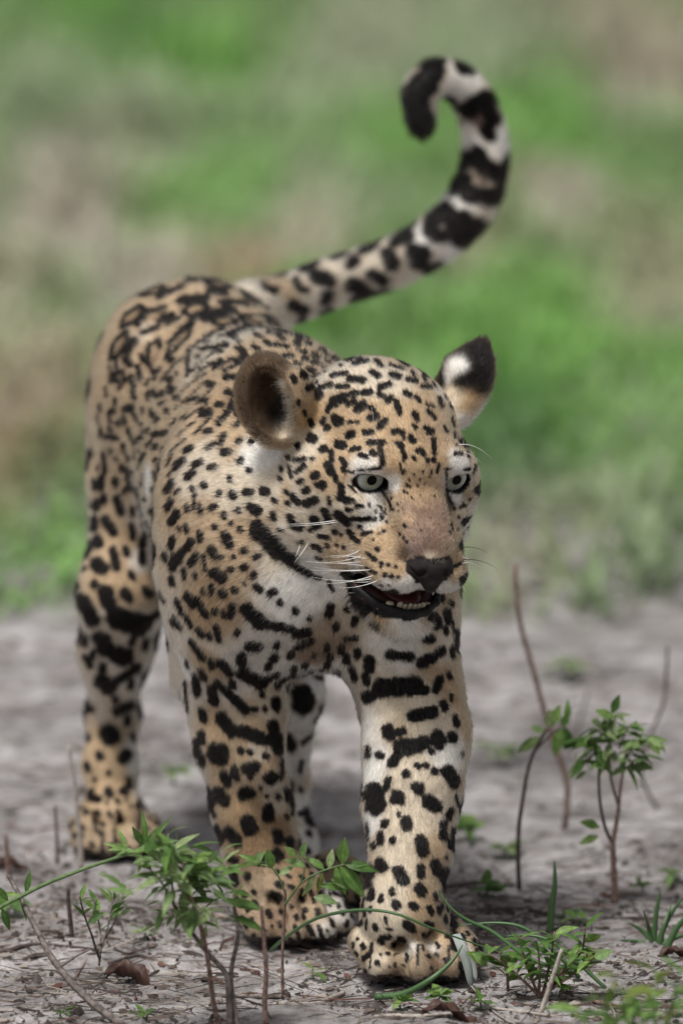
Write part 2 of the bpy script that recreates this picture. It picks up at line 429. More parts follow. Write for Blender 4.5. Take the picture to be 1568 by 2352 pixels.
# ================================================================== coat markings, flank-fold shade and toe gaps, as strokes on the coat
# (u1, v1, u2, v2, half width) in pixels of enlarged views of the photograph; each end is put on the skin where the
# line of sight meets it, and the stroke then lives on the coat as a blob in metres
VIEWS = {1: (514.4, 771.6, .41008), 2: (165.3, 587.9, .41008), 3: (514.4, 110.2, .46866), 4: (147.0, 1286.0, .41008),
         5: (404.2, 1377.9, .46866), 8: (771.6, 1010.4, .23433), 9: (771.6, 2020.9, .23433)}
MARKS = {
1: [(600,225,690,210,22),(640,150,780,130,22),(720,160,810,140,20),(850,140,880,170,20),(920,160,1010,190,14),(690,240,790,250,24),(820,200,870,230,22),(930,220,990,230,22),
    (1020,245,1075,255,20),(1100,285,1160,290,16),(450,215,490,210,30),(470,295,485,290,20),(525,300,605,268,22),(630,285,700,285,18),(620,370,665,350,34),(705,330,745,320,20),
    (780,320,820,315,22),(690,385,735,365,17),(740,415,785,380,28),(870,290,930,270,22),(870,330,890,340,20),(910,370,940,340,18),(960,360,985,440,20),(1010,320,1040,335,18),
    (1070,340,1100,375,14),(1130,410,1190,470,13),(1200,350,1215,400,18),(1120,380,1180,400,10),(580,420,590,400,18),(550,490,565,460,16),(575,520,580,510,19),(615,460,655,480,28),
    (620,490,640,500,14),(690,485,760,480,10),(810,460,860,450,22),(820,400,840,420,18),(870,510,905,470,24),(700,555,715,550,26),(780,540,830,540,18),(640,610,665,615,24),
    (815,600,835,600,17),(950,540,970,530,20),(1000,540,1005,580,14),(975,600,990,620,18),(1040,570,1060,590,16),(1065,430,1080,470,20),(1060,500,1075,520,14),(1110,510,1180,540,14),
    (1135,545,1160,545,12),(1240,530,1250,540,12),(1270,460,1285,510,14),(1230,510,1240,540,10),(1170,580,1180,660,13),(1100,640,1120,665,14),(1080,640,1080,650,10),(1060,680,1065,690,10),
    (1010,690,1005,650,13),(1135,690,1140,700,12),(1170,690,1175,700,13),(1200,720,1190,760,8),(1000,770,1010,760,10),(985,720,990,745,8),(875,590,880,690,14),(890,590,900,600,10),
    (880,650,893,720,10),(710,640,760,630,14),(760,665,800,680,14),(830,655,840,660,17),(730,620,740,640,8),(655,690,680,720,16),(600,650,605,690,16),(580,720,600,760,24),
    (620,780,630,810,16),(665,740,675,760,14),(550,635,565,630,20),(490,575,500,580,26),(410,610,420,625,16),(490,690,500,690,12),(360,680,370,690,14),(400,700,450,690,14),
    (370,740,380,790,15),(410,760,450,730,16),(420,820,440,810,15),(320,740,325,750,14),(315,800,320,805,14),(505,785,515,780,24),(545,830,555,835,24),(520,830,530,840,14),
    (455,870,465,860,20),(655,840,660,880,18),(590,910,595,940,12),(350,870,360,880,14),(390,900,410,930,22),(355,935,365,940,14),(460,940,510,920,24),(640,905,690,925,18),
    (690,920,720,920,16),(565,980,585,1030,22),(505,1030,520,1060,28),(640,1000,690,1040,26),(690,970,705,975,14),(745,955,755,955,15),(720,1020,760,1025,13),(780,1030,815,1020,12),
    (840,1030,850,1028,11),(890,1020,895,1010,8),(370,1010,380,1030,18),(390,1060,430,1075,22),(480,1085,490,1090,12),(620,1095,625,1100,14),(655,1110,658,1118,9),(760,1070,765,1070,11),
    (770,1110,820,1100,12),(860,1110,870,1105,8),(890,1095,900,1090,9),(540,1120,580,1130,15),(700,1100,710,1110,16),(720,1130,750,1150,14),(575,1170,580,1180,12),(630,1170,632,1172,9),
    (670,1185,672,1186,11),(430,1150,435,1155,10),(500,1175,545,1195,16),(520,1240,545,1250,10),(858,1192,860,1193,12),(800,1215,850,1255,7),(840,1250,842,1252,12),(880,1275,881,1277,12),
    (922,1282,923,1283,10),(960,1293,961,1294,9),(800,1300,850,1330,8),(898,1338,900,1339,11),(938,1345,939,1346,10),(970,1352,971,1353,8),(1290,1290,1320,1275,8),(1265,1100,1267,1103,8),
    (980,1105,982,1108,9),(700,835,740,870,6),(810,945,815,950,6),(845,985,850,990,6),(880,960,885,980,6),(900,985,905,1000,6),(930,950,935,970,7),(880,850,905,900,8),
    (905,900,930,940,7),(1245,880,1290,970,7),(680,755,725,760,8),(1345,750,1370,745,8),(1320,870,1360,830,7),(1340,945,1345,950,11),(1370,915,1372,920,9),(1320,960,1322,965,6),
    (1310,1010,1315,1020,6),(1300,1080,1305,1090,6),(1290,660,1330,660,10),(1300,610,1310,600,8),(700,1370,730,1440,38),(740,1450,780,1520,28),(760,1370,800,1380,22),
    (190,1080,300,1200,50),(300,1200,380,1260,34),(390,1290,470,1330,17),(480,1340,540,1358,11),(590,1380,610,1420,14),(150,960,180,980,26),(275,1000,280,1020,18),
    (790,1500,850,1550,18),(850,1550,940,1572,14),(940,1572,1040,1580,13),(1040,1580,1125,1540,12),(730,1480,790,1540,28),(690,1340,720,1400,34),(875,720,884,850,9),(1243,760,1240,870,6),(680,1700,740,1690,14),(960,1690,1040,1680,12),(1010,1060,1016,1068,9),(1000,860,1004,866,5),(1030,800,1034,806,5),(1060,770,1064,776,6),(1090,800,1094,806,5),(1110,760,1113,766,6),
    (1040,840,1044,846,5),(1080,840,1083,844,4),(1120,830,1123,834,4),(1150,790,1153,796,5),(1160,760,1162,768,6),(1020,830,1025,838,6)],
2: [(1000,250,1080,300,14),(1050,380,1180,400,12),(860,640,960,600,12),(700,660,790,600,9),(430,770,440,800,14),(460,760,480,790,12),(370,620,385,690,14),(390,560,400,590,12),(240,660,255,700,12),(285,650,300,700,12),(230,860,240,880,14),(290,900,300,930,16),(350,880,370,920,16),(400,980,405,1020,13),(150,900,155,930,12),(215,960,225,980,12),(350,1100,356,1130,15),(220,1080,228,1100,12),(290,1060,296,1090,14),(1150,500,1200,510,16),(1080,480,1110,500,14),(1020,510,1050,530,13),(1190,560,1230,560,14),(1270,530,1300,540,15),(1350,560,1380,570,14),(1130,560,1150,575,16),(1330,640,1350,650,18),(1250,600,1275,610,13),(1420,560,1450,575,13),(500,225,600,180,24),(620,250,740,240,30),(780,200,850,210,26),(840,260,960,270,24),(640,150,760,140,14),(860,130,1000,125,14),(760,340,880,310,40),(890,440,1000,410,42),
    (370,390,440,310,12),(440,310,520,290,14),(400,430,480,400,14),(480,400,510,330,10),(530,570,560,480,12),(560,480,680,360,20),(680,370,650,460,12),(650,460,540,570,10),
    (650,670,660,530,12),(660,530,770,450,15),(770,450,850,410,18),(830,460,800,540,14),(800,540,660,660,8),(500,360,560,330,18),(540,380,600,350,12),(320,520,350,480,22),
    (310,540,320,600,14),(300,580,330,610,14),(430,520,425,600,12),(430,600,470,690,10),(470,660,490,640,14),(490,480,495,520,12),(440,500,490,470,10),(510,690,620,580,11),
    (510,700,580,800,11),(580,800,600,790,14),(590,660,610,690,10),(800,630,900,580,13),(800,620,830,590,15),(960,540,970,570,18),(920,600,940,580,12),(940,340,1100,350,14),(1100,420,1200,440,16),
    (960,230,1020,280,12),(620,760,750,660,7),(640,820,760,700,6),(580,860,700,760,6),(700,830,790,740,7),(640,920,760,830,6),(690,1000,780,900,6),(600,1010,690,930,6),(820,940,870,880,15),  # narrow strokes: shade of the flank wrinkles drawn into the coat
    (870,880,910,790,15),(500,830,520,820,14),(530,860,545,880,12),(560,950,600,930,10),(540,1040,640,960,6),(560,1100,640,1030,6),(760,1080,800,1050,12),(830,1050,855,1000,14),
    (920,950,940,920,14),(930,1040,940,1030,16),(1000,1040,1015,1030,14),(940,1150,950,1140,16),(770,1190,800,1180,16),(990,1200,995,1205,14),(880,1240,885,1260,12),(820,1340,830,1320,12),
    (735,1285,740,1290,18),(900,1330,905,1350,18),(1010,1410,1040,1430,26),(930,1420,935,1430,14),(850,1440,855,1460,14),(715,1400,720,1440,14),(640,1400,645,1420,14),(670,1300,675,1310,12),
    (560,1120,540,1170,10),(500,1190,500,1195,14),(545,1230,570,1200,10),(580,1330,600,1310,8),(690,1340,680,1420,8),(640,1510,645,1540,14),(600,1520,605,1540,10),(800,1515,805,1520,15),
    (890,1490,892,1500,12),(940,1525,945,1530,16),(715,1550,718,1590,16),(860,1570,880,1620,26),(780,1640,800,1680,22),(960,1650,970,1650,15),(740,1680,745,1760,10),(840,1690,842,1695,12),
    (905,1685,906,1687,12),(960,1745,970,1745,18),(885,1755,890,1760,16),(1015,1780,1020,1800,15),(800,1780,840,1800,30),(630,1760,635,1800,12),(690,1780,695,1800,10),(560,1810,565,1830,20),
    (520,1680,530,1690,20),(460,1620,465,1660,12),(500,1890,520,1930,14),(735,1870,740,1890,10),(780,1850,785,1890,12),(840,1890,850,1900,22),(910,1870,912,1875,18),(965,1835,970,1840,10),
    (1030,1850,1050,1870,18),(1110,1890,1130,1880,20),(1165,1940,1166,1942,18),(1250,1985,1252,1990,18),(1330,2030,1332,2035,12),(700,1930,750,2010,20),(650,1910,680,1950,26),
    (800,1990,802,2000,16),(850,1990,855,2020,12),(900,1960,890,2020,18),(590,1930,620,2000,16),(640,2020,670,2070,14),(560,2050,610,2080,16),(980,1980,1060,2060,34),(1060,2060,1230,2090,22),
    (1250,2120,1320,2110,22),(1260,2190,1340,2160,18),(990,2190,1040,2190,26),(710,2100,730,2120,20),(770,2120,775,2140,14),(810,2080,825,2150,16),
    (160,840,165,860,14),(210,880,215,920,12),(300,860,340,850,22),(330,680,350,730,16),(190,1010,260,1020,13),(165,970,165,1000,14),(260,935,262,937,16),(320,980,350,1060,18),(390,1010,395,1020,12),
    (180,1110,190,1200,16),(115,1090,118,1110,14),(255,1135,256,1138,12),(320,1130,325,1140,15),(380,1180,382,1185,12),(125,1260,130,1290,18),(250,1260,252,1270,24),(315,1200,330,1300,20),
    (180,1350,182,1370,20),(260,1360,280,1430,24),(345,1420,347,1440,20),(110,1385,115,1395,14),(385,1340,387,1345,12),(190,1480,230,1540,28),(340,1510,342,1570,18),(145,1590,155,1610,28),
    (300,1640,310,1670,18),(230,1650,250,1740,22),(70,1700,75,1750,14),(140,1720,170,1750,38),(120,1840,130,1840,18),(330,1780,340,1800,16),(270,740,290,700,10),(340,760,355,800,12),
    (400,860,405,880,12),(420,720,430,700,12),(215,620,230,700,9),(250,600,262,650,10),(190,740,200,780,9),(240,800,246,830,11),(390,940,396,950,10),(380,1090,384,1100,11),(150,1180,152,1190,9)],
3: [(190,1110,420,1060,22),(530,1030,680,1000,22),(620,1060,640,1040,28),(200,1170,240,1190,24),(350,1140,360,1170,19),(370,1185,400,1190,13),(450,1120,510,1140,34),(330,1260,390,1290,26),
    (370,1330,400,1340,26),(500,1220,510,1290,34),(630,1160,700,1210,36),(650,1280,720,1250,22),(720,1110,780,1140,25),(800,1010,820,1060,36),(840,950,900,920,32),(850,1180,900,1190,40),
    (950,1030,1030,1080,50),(930,1000,970,1010,38),(1010,1100,1060,1130,38),(1020,850,1080,800,44),(1010,900,1060,920,36),(1100,840,1160,840,46),(1160,910,1230,900,62),(1190,980,1210,990,34),
    (1130,690,1180,650,38),(1180,560,1240,530,44),(1250,560,1360,640,38),(1200,720,1340,730,44),(1350,600,1360,720,32),(1150,400,1200,300,44),(1200,300,1280,250,42),(1290,290,1320,350,36),
    (1280,400,1300,430,28),(1040,300,1110,330,24),(1030,100,990,170,54),(980,170,930,260,58),(920,300,980,380,68),(990,400,1010,440,40)],
4: [(110,230,160,330,44),(230,180,250,240,42),(170,130,175,140,22),(300,330,430,360,62),(470,330,520,300,22),(340,180,360,210,28),(450,170,480,190,22),(210,440,240,500,48),(300,530,340,540,52),
    (120,540,150,590,18),(220,690,250,710,50),(310,670,410,600,26),(140,780,150,830,28),(300,840,370,810,32),(430,720,440,690,14),(250,970,260,990,50),(135,980,140,1000,18),(380,980,385,1000,16),
    (195,1090,205,1110,22),(330,1110,350,1090,34),(130,1150,135,1170,20),(250,1190,252,1192,16),(175,1230,176,1232,12),(410,1250,412,1265,18),(330,1295,335,1297,26),(250,1300,260,1310,28),
    (190,1340,195,1340,24),(120,1280,122,1282,14),(125,1410,126,1412,16),(415,1375,416,1377,20),(320,1460,321,1462,20),(215,1480,217,1482,14),(100,1500,105,1505,18),(155,1590,157,1595,14),(260,1600,262,1604,13),(330,1575,333,1580,14),(400,1550,403,1556,12),(210,1680,214,1684,12),(300,1690,303,1694,12),(370,1660,373,1664,10),
    (715,460,780,550,19),(825,570,830,600,18),(690,570,695,590,14),(880,580,930,630,26),(1010,640,1100,680,42),(1100,690,1180,650,24),(1190,640,1300,660,18),(740,660,750,740,26),(830,720,840,790,30),
    (680,690,700,840,14),(770,840,785,890,22),(860,690,940,770,22),(950,780,1020,840,26),(1040,830,1080,840,14),(1110,750,1112,755,16),(1125,830,1127,840,14),(890,890,940,960,38),(1000,960,1080,990,36),
    (1100,1000,1150,1010,32),(1170,930,1200,1060,32),(860,1080,870,1090,58),(740,1020,780,1140,22),(990,1065,995,1068,18),(1040,1075,1045,1078,16),(1125,1095,1128,1100,18),(1020,1165,1070,1160,30),
    (1045,1200,1045,1210,20),(1155,1220,1160,1225,36),(1010,1310,1040,1300,34),(1100,1270,1102,1272,12),(1135,1320,1136,1322,10),(1195,1320,1197,1325,16),(870,1310,900,1340,42),(1140,1400,1140,1440,32),
    (1030,1470,1040,1500,46),(1245,1435,1246,1440,12),(920,1530,970,1570,32),(1260,1570,1265,1600,22),(835,1400,845,1430,16),(1090,1680,1110,1680,30),(1190,1650,1200,1660,34),(930,1670,960,1680,20),
    (1335,760,1340,810,58),(1390,960,1340,1020,16),(1250,1000,1270,1040,34),(1330,1130,1320,1180,12),(1260,1250,1262,1280,22),(1325,1285,1326,1290,12),(1270,1370,1275,1420,12),(1320,1420,1322,1425,14),
    (1310,1570,1312,1620,14),(1370,1530,1372,1535,18),(1365,1630,1367,1635,18),(620,320,650,370,16)],
5: [(470,1600,480,1680,8),(530,1620,540,1690,9),(580,1600,600,1650,8),(640,1590,650,1620,7),(700,1600,720,1660,9),(740,1620,750,1680,8),(430,1620,425,1680,9),(380,1640,372,1690,9),(760,1400,770,1410,18),(780,1440,800,1450,12),(740,1470,750,1490,12),(820,1460,830,1470,10),(350,1350,355,1355,18),(380,1480,400,1500,12),(500,1390,510,1400,18),(630,1520,632,1522,15),(690,1520,700,1540,12),(330,1440,335,1450,12),(350,1520,380,1490,11),(340,1590,345,1600,13),
    (600,1660,602,1663,8),(650,1600,670,1640,11),(690,1690,700,1700,11),(450,1530,460,1550,15),(560,1660,570,1680,10),(1250,30,1290,0,18),(1260,90,1270,110,32),(1340,10,1350,20,12),(1315,140,1320,160,12),
    (1350,110,1355,150,8),(1220,195,1250,190,20),(1350,240,1352,270,16),(1040,270,1150,280,20),(1200,310,1240,290,24),(1250,290,1300,250,22),(1330,360,1340,380,12),(1000,430,1170,420,42),(930,480,960,470,28),
    (1190,440,1215,440,25),(1270,440,1290,390,19),(1310,510,1315,530,18),(1345,470,1346,490,8),(1160,570,1260,550,28),(1365,580,1375,610,17),(1040,640,1050,660,30),(1090,650,1110,640,19),(1350,670,1355,680,22),
    (1280,670,1290,700,32),(1110,740,1220,700,32),(1060,800,1090,750,23),(1100,720,1150,720,36),(940,730,945,760,17),(990,760,1010,765,17),(1250,740,1252,745,15),(1180,810,1185,815,14),(1220,810,1225,812,14),
    (1265,840,1270,845,17),(1125,855,1130,855,19),(1330,840,1360,890,32),(970,950,975,1000,54),(1040,880,1030,920,15),(1080,965,1085,970,34),(1180,920,1190,925,29),(1240,990,1270,1010,34),(1130,1085,1130,1110,27),
    (1090,1050,1091,1052,11),(1020,1100,1030,1090,17),(1310,1100,1305,1160,21),(1060,1175,1063,1178,15),(1200,1180,1210,1230,29),(965,1200,970,1210,13),(940,1100,945,1170,11),(1000,1290,1010,1310,27),
    (1090,1330,1115,1370,29),(1270,1300,1280,1330,30),(940,1345,950,1340,21),(960,1430,950,1460,17),(1190,1415,1200,1430,25),(1075,1490,1080,1500,21),(1155,1495,1175,1505,19),(1240,1510,1250,1530,15),
    (1400,750,1400,760,8),(1370,960,1375,1000,8),(1320,1260,1325,1265,8)],
8: [(130,312,290,288,8),(290,288,440,284,9),(1070,284,1300,290,8),(620,910,624,914,12),(655,950,662,962,12),(690,990,696,1006,12),(600,620,604,630,10),(540,560,548,580,12),(560,680,566,690,9),(610,690,616,700,8),(650,670,656,676,8),(700,520,704,526,8),(760,500,763,506,6),(660,510,663,516,7),(740,560,743,566,6),(820,540,823,546,6),(900,560,903,566,6),(960,550,963,560,7),(830,880,833,890,6),(920,760,923,768,6),(1110,910,1114,920,12),(480,680,470,720,9),(440,730,430,790,10),(500,800,505,815,9),(400,690,390,720,8),(330,630,325,645,9),(270,640,262,655,10),(410,640,400,650,7),(360,980,380,990,8),(150,1160,160,1170,14),(440,1240,440,1250,14),(360,1180,380,1180,14),(510,1420,520,1430,9),(440,1420,450,1430,10)],
9: [(800,640,788,850,9),(1092,660,1112,800,9),(345,700,330,860,8),(340,130,350,160,40),(680,430,750,480,42),(890,430,930,440,26),(480,370,490,420,17),(510,480,530,490,20),(230,440,250,420,26),(300,400,295,480,15),(440,570,520,560,30),(430,600,450,620,24),(620,570,660,590,28),  # the first strokes darken the gaps between the toes
    (860,540,890,530,24),(1085,550,1120,575,26),(210,575,215,580,17),(165,620,170,660,17),(350,630,340,700,17),(270,770,310,740,28),(500,720,510,725,18),(560,740,600,720,10),(690,740,695,790,20),(575,820,576,840,17),
    (650,830,670,830,13),(900,750,905,755,22),(980,730,990,740,18),(1060,780,1080,800,22),(430,730,432,735,13),(840,640,850,680,13),(555,670,560,672,11),(520,850,525,860,11),(930,860,935,870,13)],
}
# ground colours of the coat, some with shade put in: (u, v, radius, colour) in the same views
C_TAN, C_TAN2, C_OCH, C_W, C_CR = (.42, .303, .190), (.36, .248, .145), (.27, .178, .102), (.76, .73, .68), (.58, .495, .385)
C_PNK, C_BRN, C_EAR, C_EARD, C_BLK, C_GRY = (.225, .152, .115), (.20, .135, .088), (.33, .25, .17), (.085, .058, .038), (.012, .010, .010), (.56, .52, .47)
GROUND = {
1: [(790,715,60,C_W),(855,890,40,C_W),(720,850,30,C_CR),(1010,1415,50,C_W),(930,1400,36,C_W),(850,1290,50,C_TAN),(960,1320,40,C_TAN),(1300,1330,40,C_TAN),(1200,1430,80,C_W),(1000,1640,60,C_W),(880,1610,40,C_TAN2),(940,1640,40,C_CR),(940,820,28,C_W),(430,650,90,C_CR),(400,1110,70,C_CR),(470,1450,140,C_W),
    (640,1600,100,C_CR),(1320,700,40,C_W),(1285,890,30,C_W),(600,1230,60,C_TAN),(560,1640,90,C_BRN),(1130,1000,90,C_PNK),(1140,1150,80,C_PNK),(1100,870,70,C_TAN),(1150,1235,26,C_CR),(900,600,110,C_TAN),(760,560,110,C_TAN),(650,180,110,C_CR),(880,240,90,C_CR),(1060,600,90,C_TAN),
    (200,400,60,C_EARD),(130,250,60,C_EARD),(120,450,50,C_EARD),(230,120,50,C_EARD),(300,440,46,C_BLK),(350,400,40,C_BLK),(200,300,60,C_EARD),(180,500,50,C_EARD),(170,180,60,C_EARD),(270,150,60,C_EARD),(110,350,60,C_EARD),(400,330,60,C_EAR),(440,280,50,C_EAR),(470,360,50,C_EAR),(300,620,50,C_EAR),(330,450,60,C_BLK),(310,520,40,C_BLK),(270,330,50,C_EARD),(330,380,40,C_BLK),(150,450,50,C_EARD),(250,560,60,C_EARD),(340,540,40,C_CR),(470,430,60,C_TAN2),(560,800,90,C_TAN),(500,960,90,C_CR),(700,950,60,C_CR),(820,1000,50,C_W),  # black points put the shade of the ear hollow into the colour
    (900,1150,70,C_TAN),(830,1260,60,C_TAN),(1290,1200,60,C_TAN2),(1440,100,60,C_BLK),(1390,140,30,C_BLK),(1420,280,40,C_BLK),(1440,230,60,C_BLK),(1330,260,40,C_BLK),(1230,235,30,C_BLK),(1250,212,24,C_W),(1290,180,40,C_W),(1330,158,30,C_W),(1220,330,40,C_CR),(1380,370,50,C_TAN),(1290,350,50,C_CR),(1400,430,40,C_CR),(1340,480,40,C_W),(1320,800,30,C_CR),(1350,1000,40,C_CR),
    (1090,480,60,C_TAN),(850,480,60,C_TAN)],
2: [(450,350,30,C_OCH),(610,450,36,C_OCH),(720,550,44,C_OCH),(830,330,36,C_BRN),(950,430,44,C_BRN),(470,570,24,C_OCH),(570,700,30,C_OCH),(600,350,160,C_TAN),(800,500,160,C_CR),(430,420,50,C_CR),(280,750,120,C_TAN),(250,1200,120,C_TAN),(200,1600,120,C_TAN),(380,1700,40,C_GRY),(430,1260,50,C_W),(420,1480,60,C_W),(620,1000,110,C_TAN),(780,850,80,C_TAN2),(900,800,50,C_OCH),(700,1200,100,C_CR),
    (1060,1120,80,C_W),(1080,1300,80,C_CR),(900,1300,80,C_CR),(700,1500,90,C_TAN),(850,1700,110,C_TAN),(800,1950,110,C_TAN2),(1300,1850,120,C_W),(1150,1700,80,C_CR),(1100,2150,90,C_GRY),(1250,2000,60,C_W),(480,1850,60,C_CR),(600,650,110,C_TAN),(600,2050,50,C_CR),
    (1450,2050,60,C_BRN),(1500,2150,60,C_BRN),(1350,2230,70,C_BRN),(120,1500,50,C_CR)],
3: [(250,1150,70,C_TAN),(330,1230,50,C_TAN),(430,1180,60,C_CR),(400,1170,30,C_TAN),(560,1150,70,C_CR),(600,1290,50,C_CR),(750,1200,70,C_W),(700,1000,60,C_CR),(960,930,50,C_W),(1140,990,60,C_W),(1120,770,60,C_W),(1320,820,60,C_W),(1200,460,50,C_W),(1370,460,60,C_W),
    (1100,230,50,C_W),(1190,140,60,C_W),(890,130,50,C_W),(860,250,30,C_W),(1270,620,30,(.16,.12,.10)),(1250,330,36,(.12,.08,.07))],
4: [(200,100,60,C_TAN),(200,400,80,C_CR),(160,650,70,C_CR),(400,500,60,C_CR),(250,800,80,C_CR),(120,900,60,C_TAN),(250,1100,90,C_TAN),(380,1100,60,C_W),(250,1400,90,C_TAN),(430,1350,50,C_CR),(200,1600,110,C_EAR),(330,1680,110,C_EAR),(120,1650,80,C_EAR),(750,300,80,C_TAN2),(800,600,80,C_TAN2),(690,600,40,C_W),(850,950,80,C_TAN),
    (950,1200,110,C_TAN),(950,1400,110,C_TAN2),(1050,1600,110,C_OCH),(1180,1350,50,C_CR),(1200,1500,50,C_OCH),(1180,800,60,C_CR),(1100,1060,40,C_CR),(1250,800,60,C_GRY),(1400,700,50,C_W),(1300,900,60,C_W),(1280,1150,70,C_W),(1350,1400,60,C_W),(1350,1600,70,C_W),(1150,400,60,C_GRY),(1000,560,50,C_GRY)],
5: [(1050,230,80,C_W),(960,350,80,C_CR),(1000,540,70,C_CR),(1200,480,60,C_CR),(950,600,70,C_W),(960,820,70,C_W),(960,1070,50,C_W),(1250,600,70,C_CR),(1330,750,60,C_W),(1150,880,90,C_CR),(1150,1060,90,C_CR),(1290,1000,60,C_CR),(1100,1250,90,C_CR),(1250,1250,70,C_TAN),(1050,1450,80,C_CR),
    (1200,1480,60,C_TAN),(1300,200,60,C_CR),(1320,420,50,C_TAN),(420,1400,100,C_EAR),(600,1350,80,C_OCH),(500,1550,80,C_BRN),(650,1560,60,C_EAR),(620,1650,60,C_EAR),(450,1660,60,C_EAR),(720,1640,50,C_GRY),(780,1440,90,C_GRY),(800,1500,60,C_GRY)],
8: [(520,620,36,C_EAR),(565,740,40,C_EAR),(590,880,40,C_BRN),(620,1010,36,C_BRN),(660,1100,30,C_EARD),(900,820,40,C_EAR),(1000,900,40,C_PNK),(880,980,36,(.26,.19,.17)),(760,1060,34,(.24,.18,.165)),(1040,1060,40,C_EAR),(720,760,40,C_TAN),(820,640,50,C_TAN),(470,560,30,C_EARD),(1090,600,26,C_EARD)],  # left side of the nose bridge: shading put into the coat colour
9: [(500,450,120,C_CR),(850,350,110,C_TAN),(250,550,80,C_CR),(600,620,80,C_TAN),(400,850,70,C_CR),(720,680,40,C_GRY),(950,660,40,C_GRY),(1000,580,80,C_TAN),(700,860,80,C_EAR),(1000,860,90,C_BRN),(600,940,80,C_EARD),(1150,750,80,C_EAR),(1200,650,70,C_CR),(500,900,60,C_EAR)],
}
# ================================================================== the jaguar: skin, coat colours and fur
jaguar = empty('jaguar', (-.05, .18, 0))
tag(jaguar, 'young jaguar with black spots and raised tail walking over bare soil', 'jaguar')

QT = np.concatenate([BQ[:, [0, 1, 2]], BQ[:, [0, 2, 3]]])
fn = np.cross(BV[QT[:, 1]] - BV[QT[:, 0]], BV[QT[:, 2]] - BV[QT[:, 0]])
BN = np.zeros_like(BV)
for k_ in range(3):
    np.add.at(BN, QT[:, k_], fn)
BN /= np.maximum(np.linalg.norm(BN, axis=1, keepdims=True), 1e-12)
bvh = BVHTree.FromPolygons(BV.tolist(), BQ.tolist())
def hit(u, v):
    d = ray(u, v); d = d / np.linalg.norm(d)
    h = bvh.ray_cast(Vector(CAM), Vector(d))
    if h[0] is None:
        return None
    return np.array(h[0]), np.array(h[1]), d

# ---- which bone a patch of skin belongs to: fur direction, region
W = np.zeros(len(BV)); FL = np.zeros((len(BV), 3))
near = np.full(len(BV), 9.0); REG = np.full(len(BV), 'body   ', dtype='U8')
bare = np.zeros(len(BV), bool)
BL = ((BV - HT) @ HM) * 1e3                        # head-frame millimetres
for p in PRIMS:
    b0, b1 = prim_box(p, .03)
    w = np.where(((BV >= b0) & (BV <= b1)).all(1))[0]
    if not len(w): continue
    d = prim_d(p, BV[w])
    if p['op'] == 's':
        if p['reg'] == 'paw': continue
        on = np.abs(d) < (.0012 if p['reg'] != 'earin' else .004)
        REG[w[on]] = p['reg']; near[w[on]] = -1
        continue
    e = np.abs(d)
    if p['reg'] == 'lip': e = e - .0006
    b = e < near[w]
    REG[w[b]] = p['reg']; near[w[b]] = e[b]
    if p['flow'] is not None: fl = np.tile(p['flow'], (len(w), 1))
    elif p['reg'] == 'head': fl = (BL[w] - np.array([0, 92, -58.])) @ HM.T
    elif p['t'] == 'c': fl = np.tile(p['b'] - p['a'], (len(w), 1))
    elif p['reg'] == 'leg': fl = np.tile([0, .15, -1.0], (len(w), 1))
    elif p['reg'] == 'paw': fl = np.tile([.3, -.7, -.5], (len(w), 1))
    else: fl = np.tile(fx + np.array([0, 0, -.35]), (len(w), 1))
    fl = fl / np.maximum(np.linalg.norm(fl, axis=1, keepdims=True), 1e-9)
    wt = np.exp(-e / .010) * (3.0 if p['reg'] == 'ear' else 1.0)
    FL[w] += fl * wt[:, None]; W[w] += wt
FL /= np.maximum(W, 1e-9)[:, None]
adj = np.concatenate([BQ[:, [0, 1]], BQ[:, [1, 2]], BQ[:, [2, 3]], BQ[:, [3, 0]]])
for _ in range(6):                                 # even the directions out
    S_ = FL.copy(); n_ = np.ones(len(BV))
    np.add.at(S_, adj[:, 0], FL[adj[:, 1]]); np.add.at(n_, adj[:, 0], 1)
    FL = S_ / n_[:, None]
inside = (np.char.strip(REG) == 'head') & ((BL[:, 0] / 41) ** 2 + ((BL[:, 1] - 5) / 57) ** 2 < 1) & (BL[:, 2] > -114) & (BL[:, 2] < -88.5) & (BL[:, 1] > -6)
REG[inside] = 'mouth'
bare = np.isin(REG, ['eyehole', 'mouth', 'lip'])
FL -= BN * (FL * BN).sum(1, keepdims=True)
FL /= np.maximum(np.linalg.norm(FL, axis=1, keepdims=True), 1e-9)

# ---- markings and ground colours on the skin
STROKES = []                                       # a, b, radius, normal
for view, lst in MARKS.items():
    ox, oy, sc_ = VIEWS[view]
    for u1, v1, u2, v2, r_ in lst:
        if view == 1 and v1 < 560 and math.hypot(u2 - u1, v2 - v1) > r_ * 1.5:
            u1, v1, u2, v2 = u1 * .86 + u2 * .14, v1 * .86 + v2 * .14, u2 * .86 + u1 * .14, v2 * .86 + v1 * .14
        A, B_ = hit(ox + u1 * sc_, oy + v1 * sc_), hit(ox + u2 * sc_, oy + v2 * sc_)
        if A is None and B_ is None: continue
        if A is None or (B_ is not None and np.linalg.norm(A[0] - B_[0]) > 3.0 * (math.hypot(u2 - u1, v2 - v1) + r_) * sc_ * PXM): A = A or B_; B_ = A
        if B_ is None: B_ = A
        c_ = max(.35, abs(A[1] @ A[2]))
        if view == 1: r_ = r_ * (1.0 if v1 < 560 and u1 > 500 else 1.08) + (3.0 if v1 > 1185 and u1 > 780 and r_ < 14 else 1.0 if v1 > 560 else 0)
        elif view == 2 and v1 < 830 and v2 < 830: r_ = r_ * 1.2 + 3.5
        else: r_ = r_ * {2: 1.15, 3: 1.12}.get(view, 1.08) + 2.0
        rad = r_ * sc_ * PXM * (A[0][1] + DIST) / DIST
        STROKES.append((A[0], B_[0], rad, (A[1] + B_[1]) / 2))
n_traced = len(STROKES)
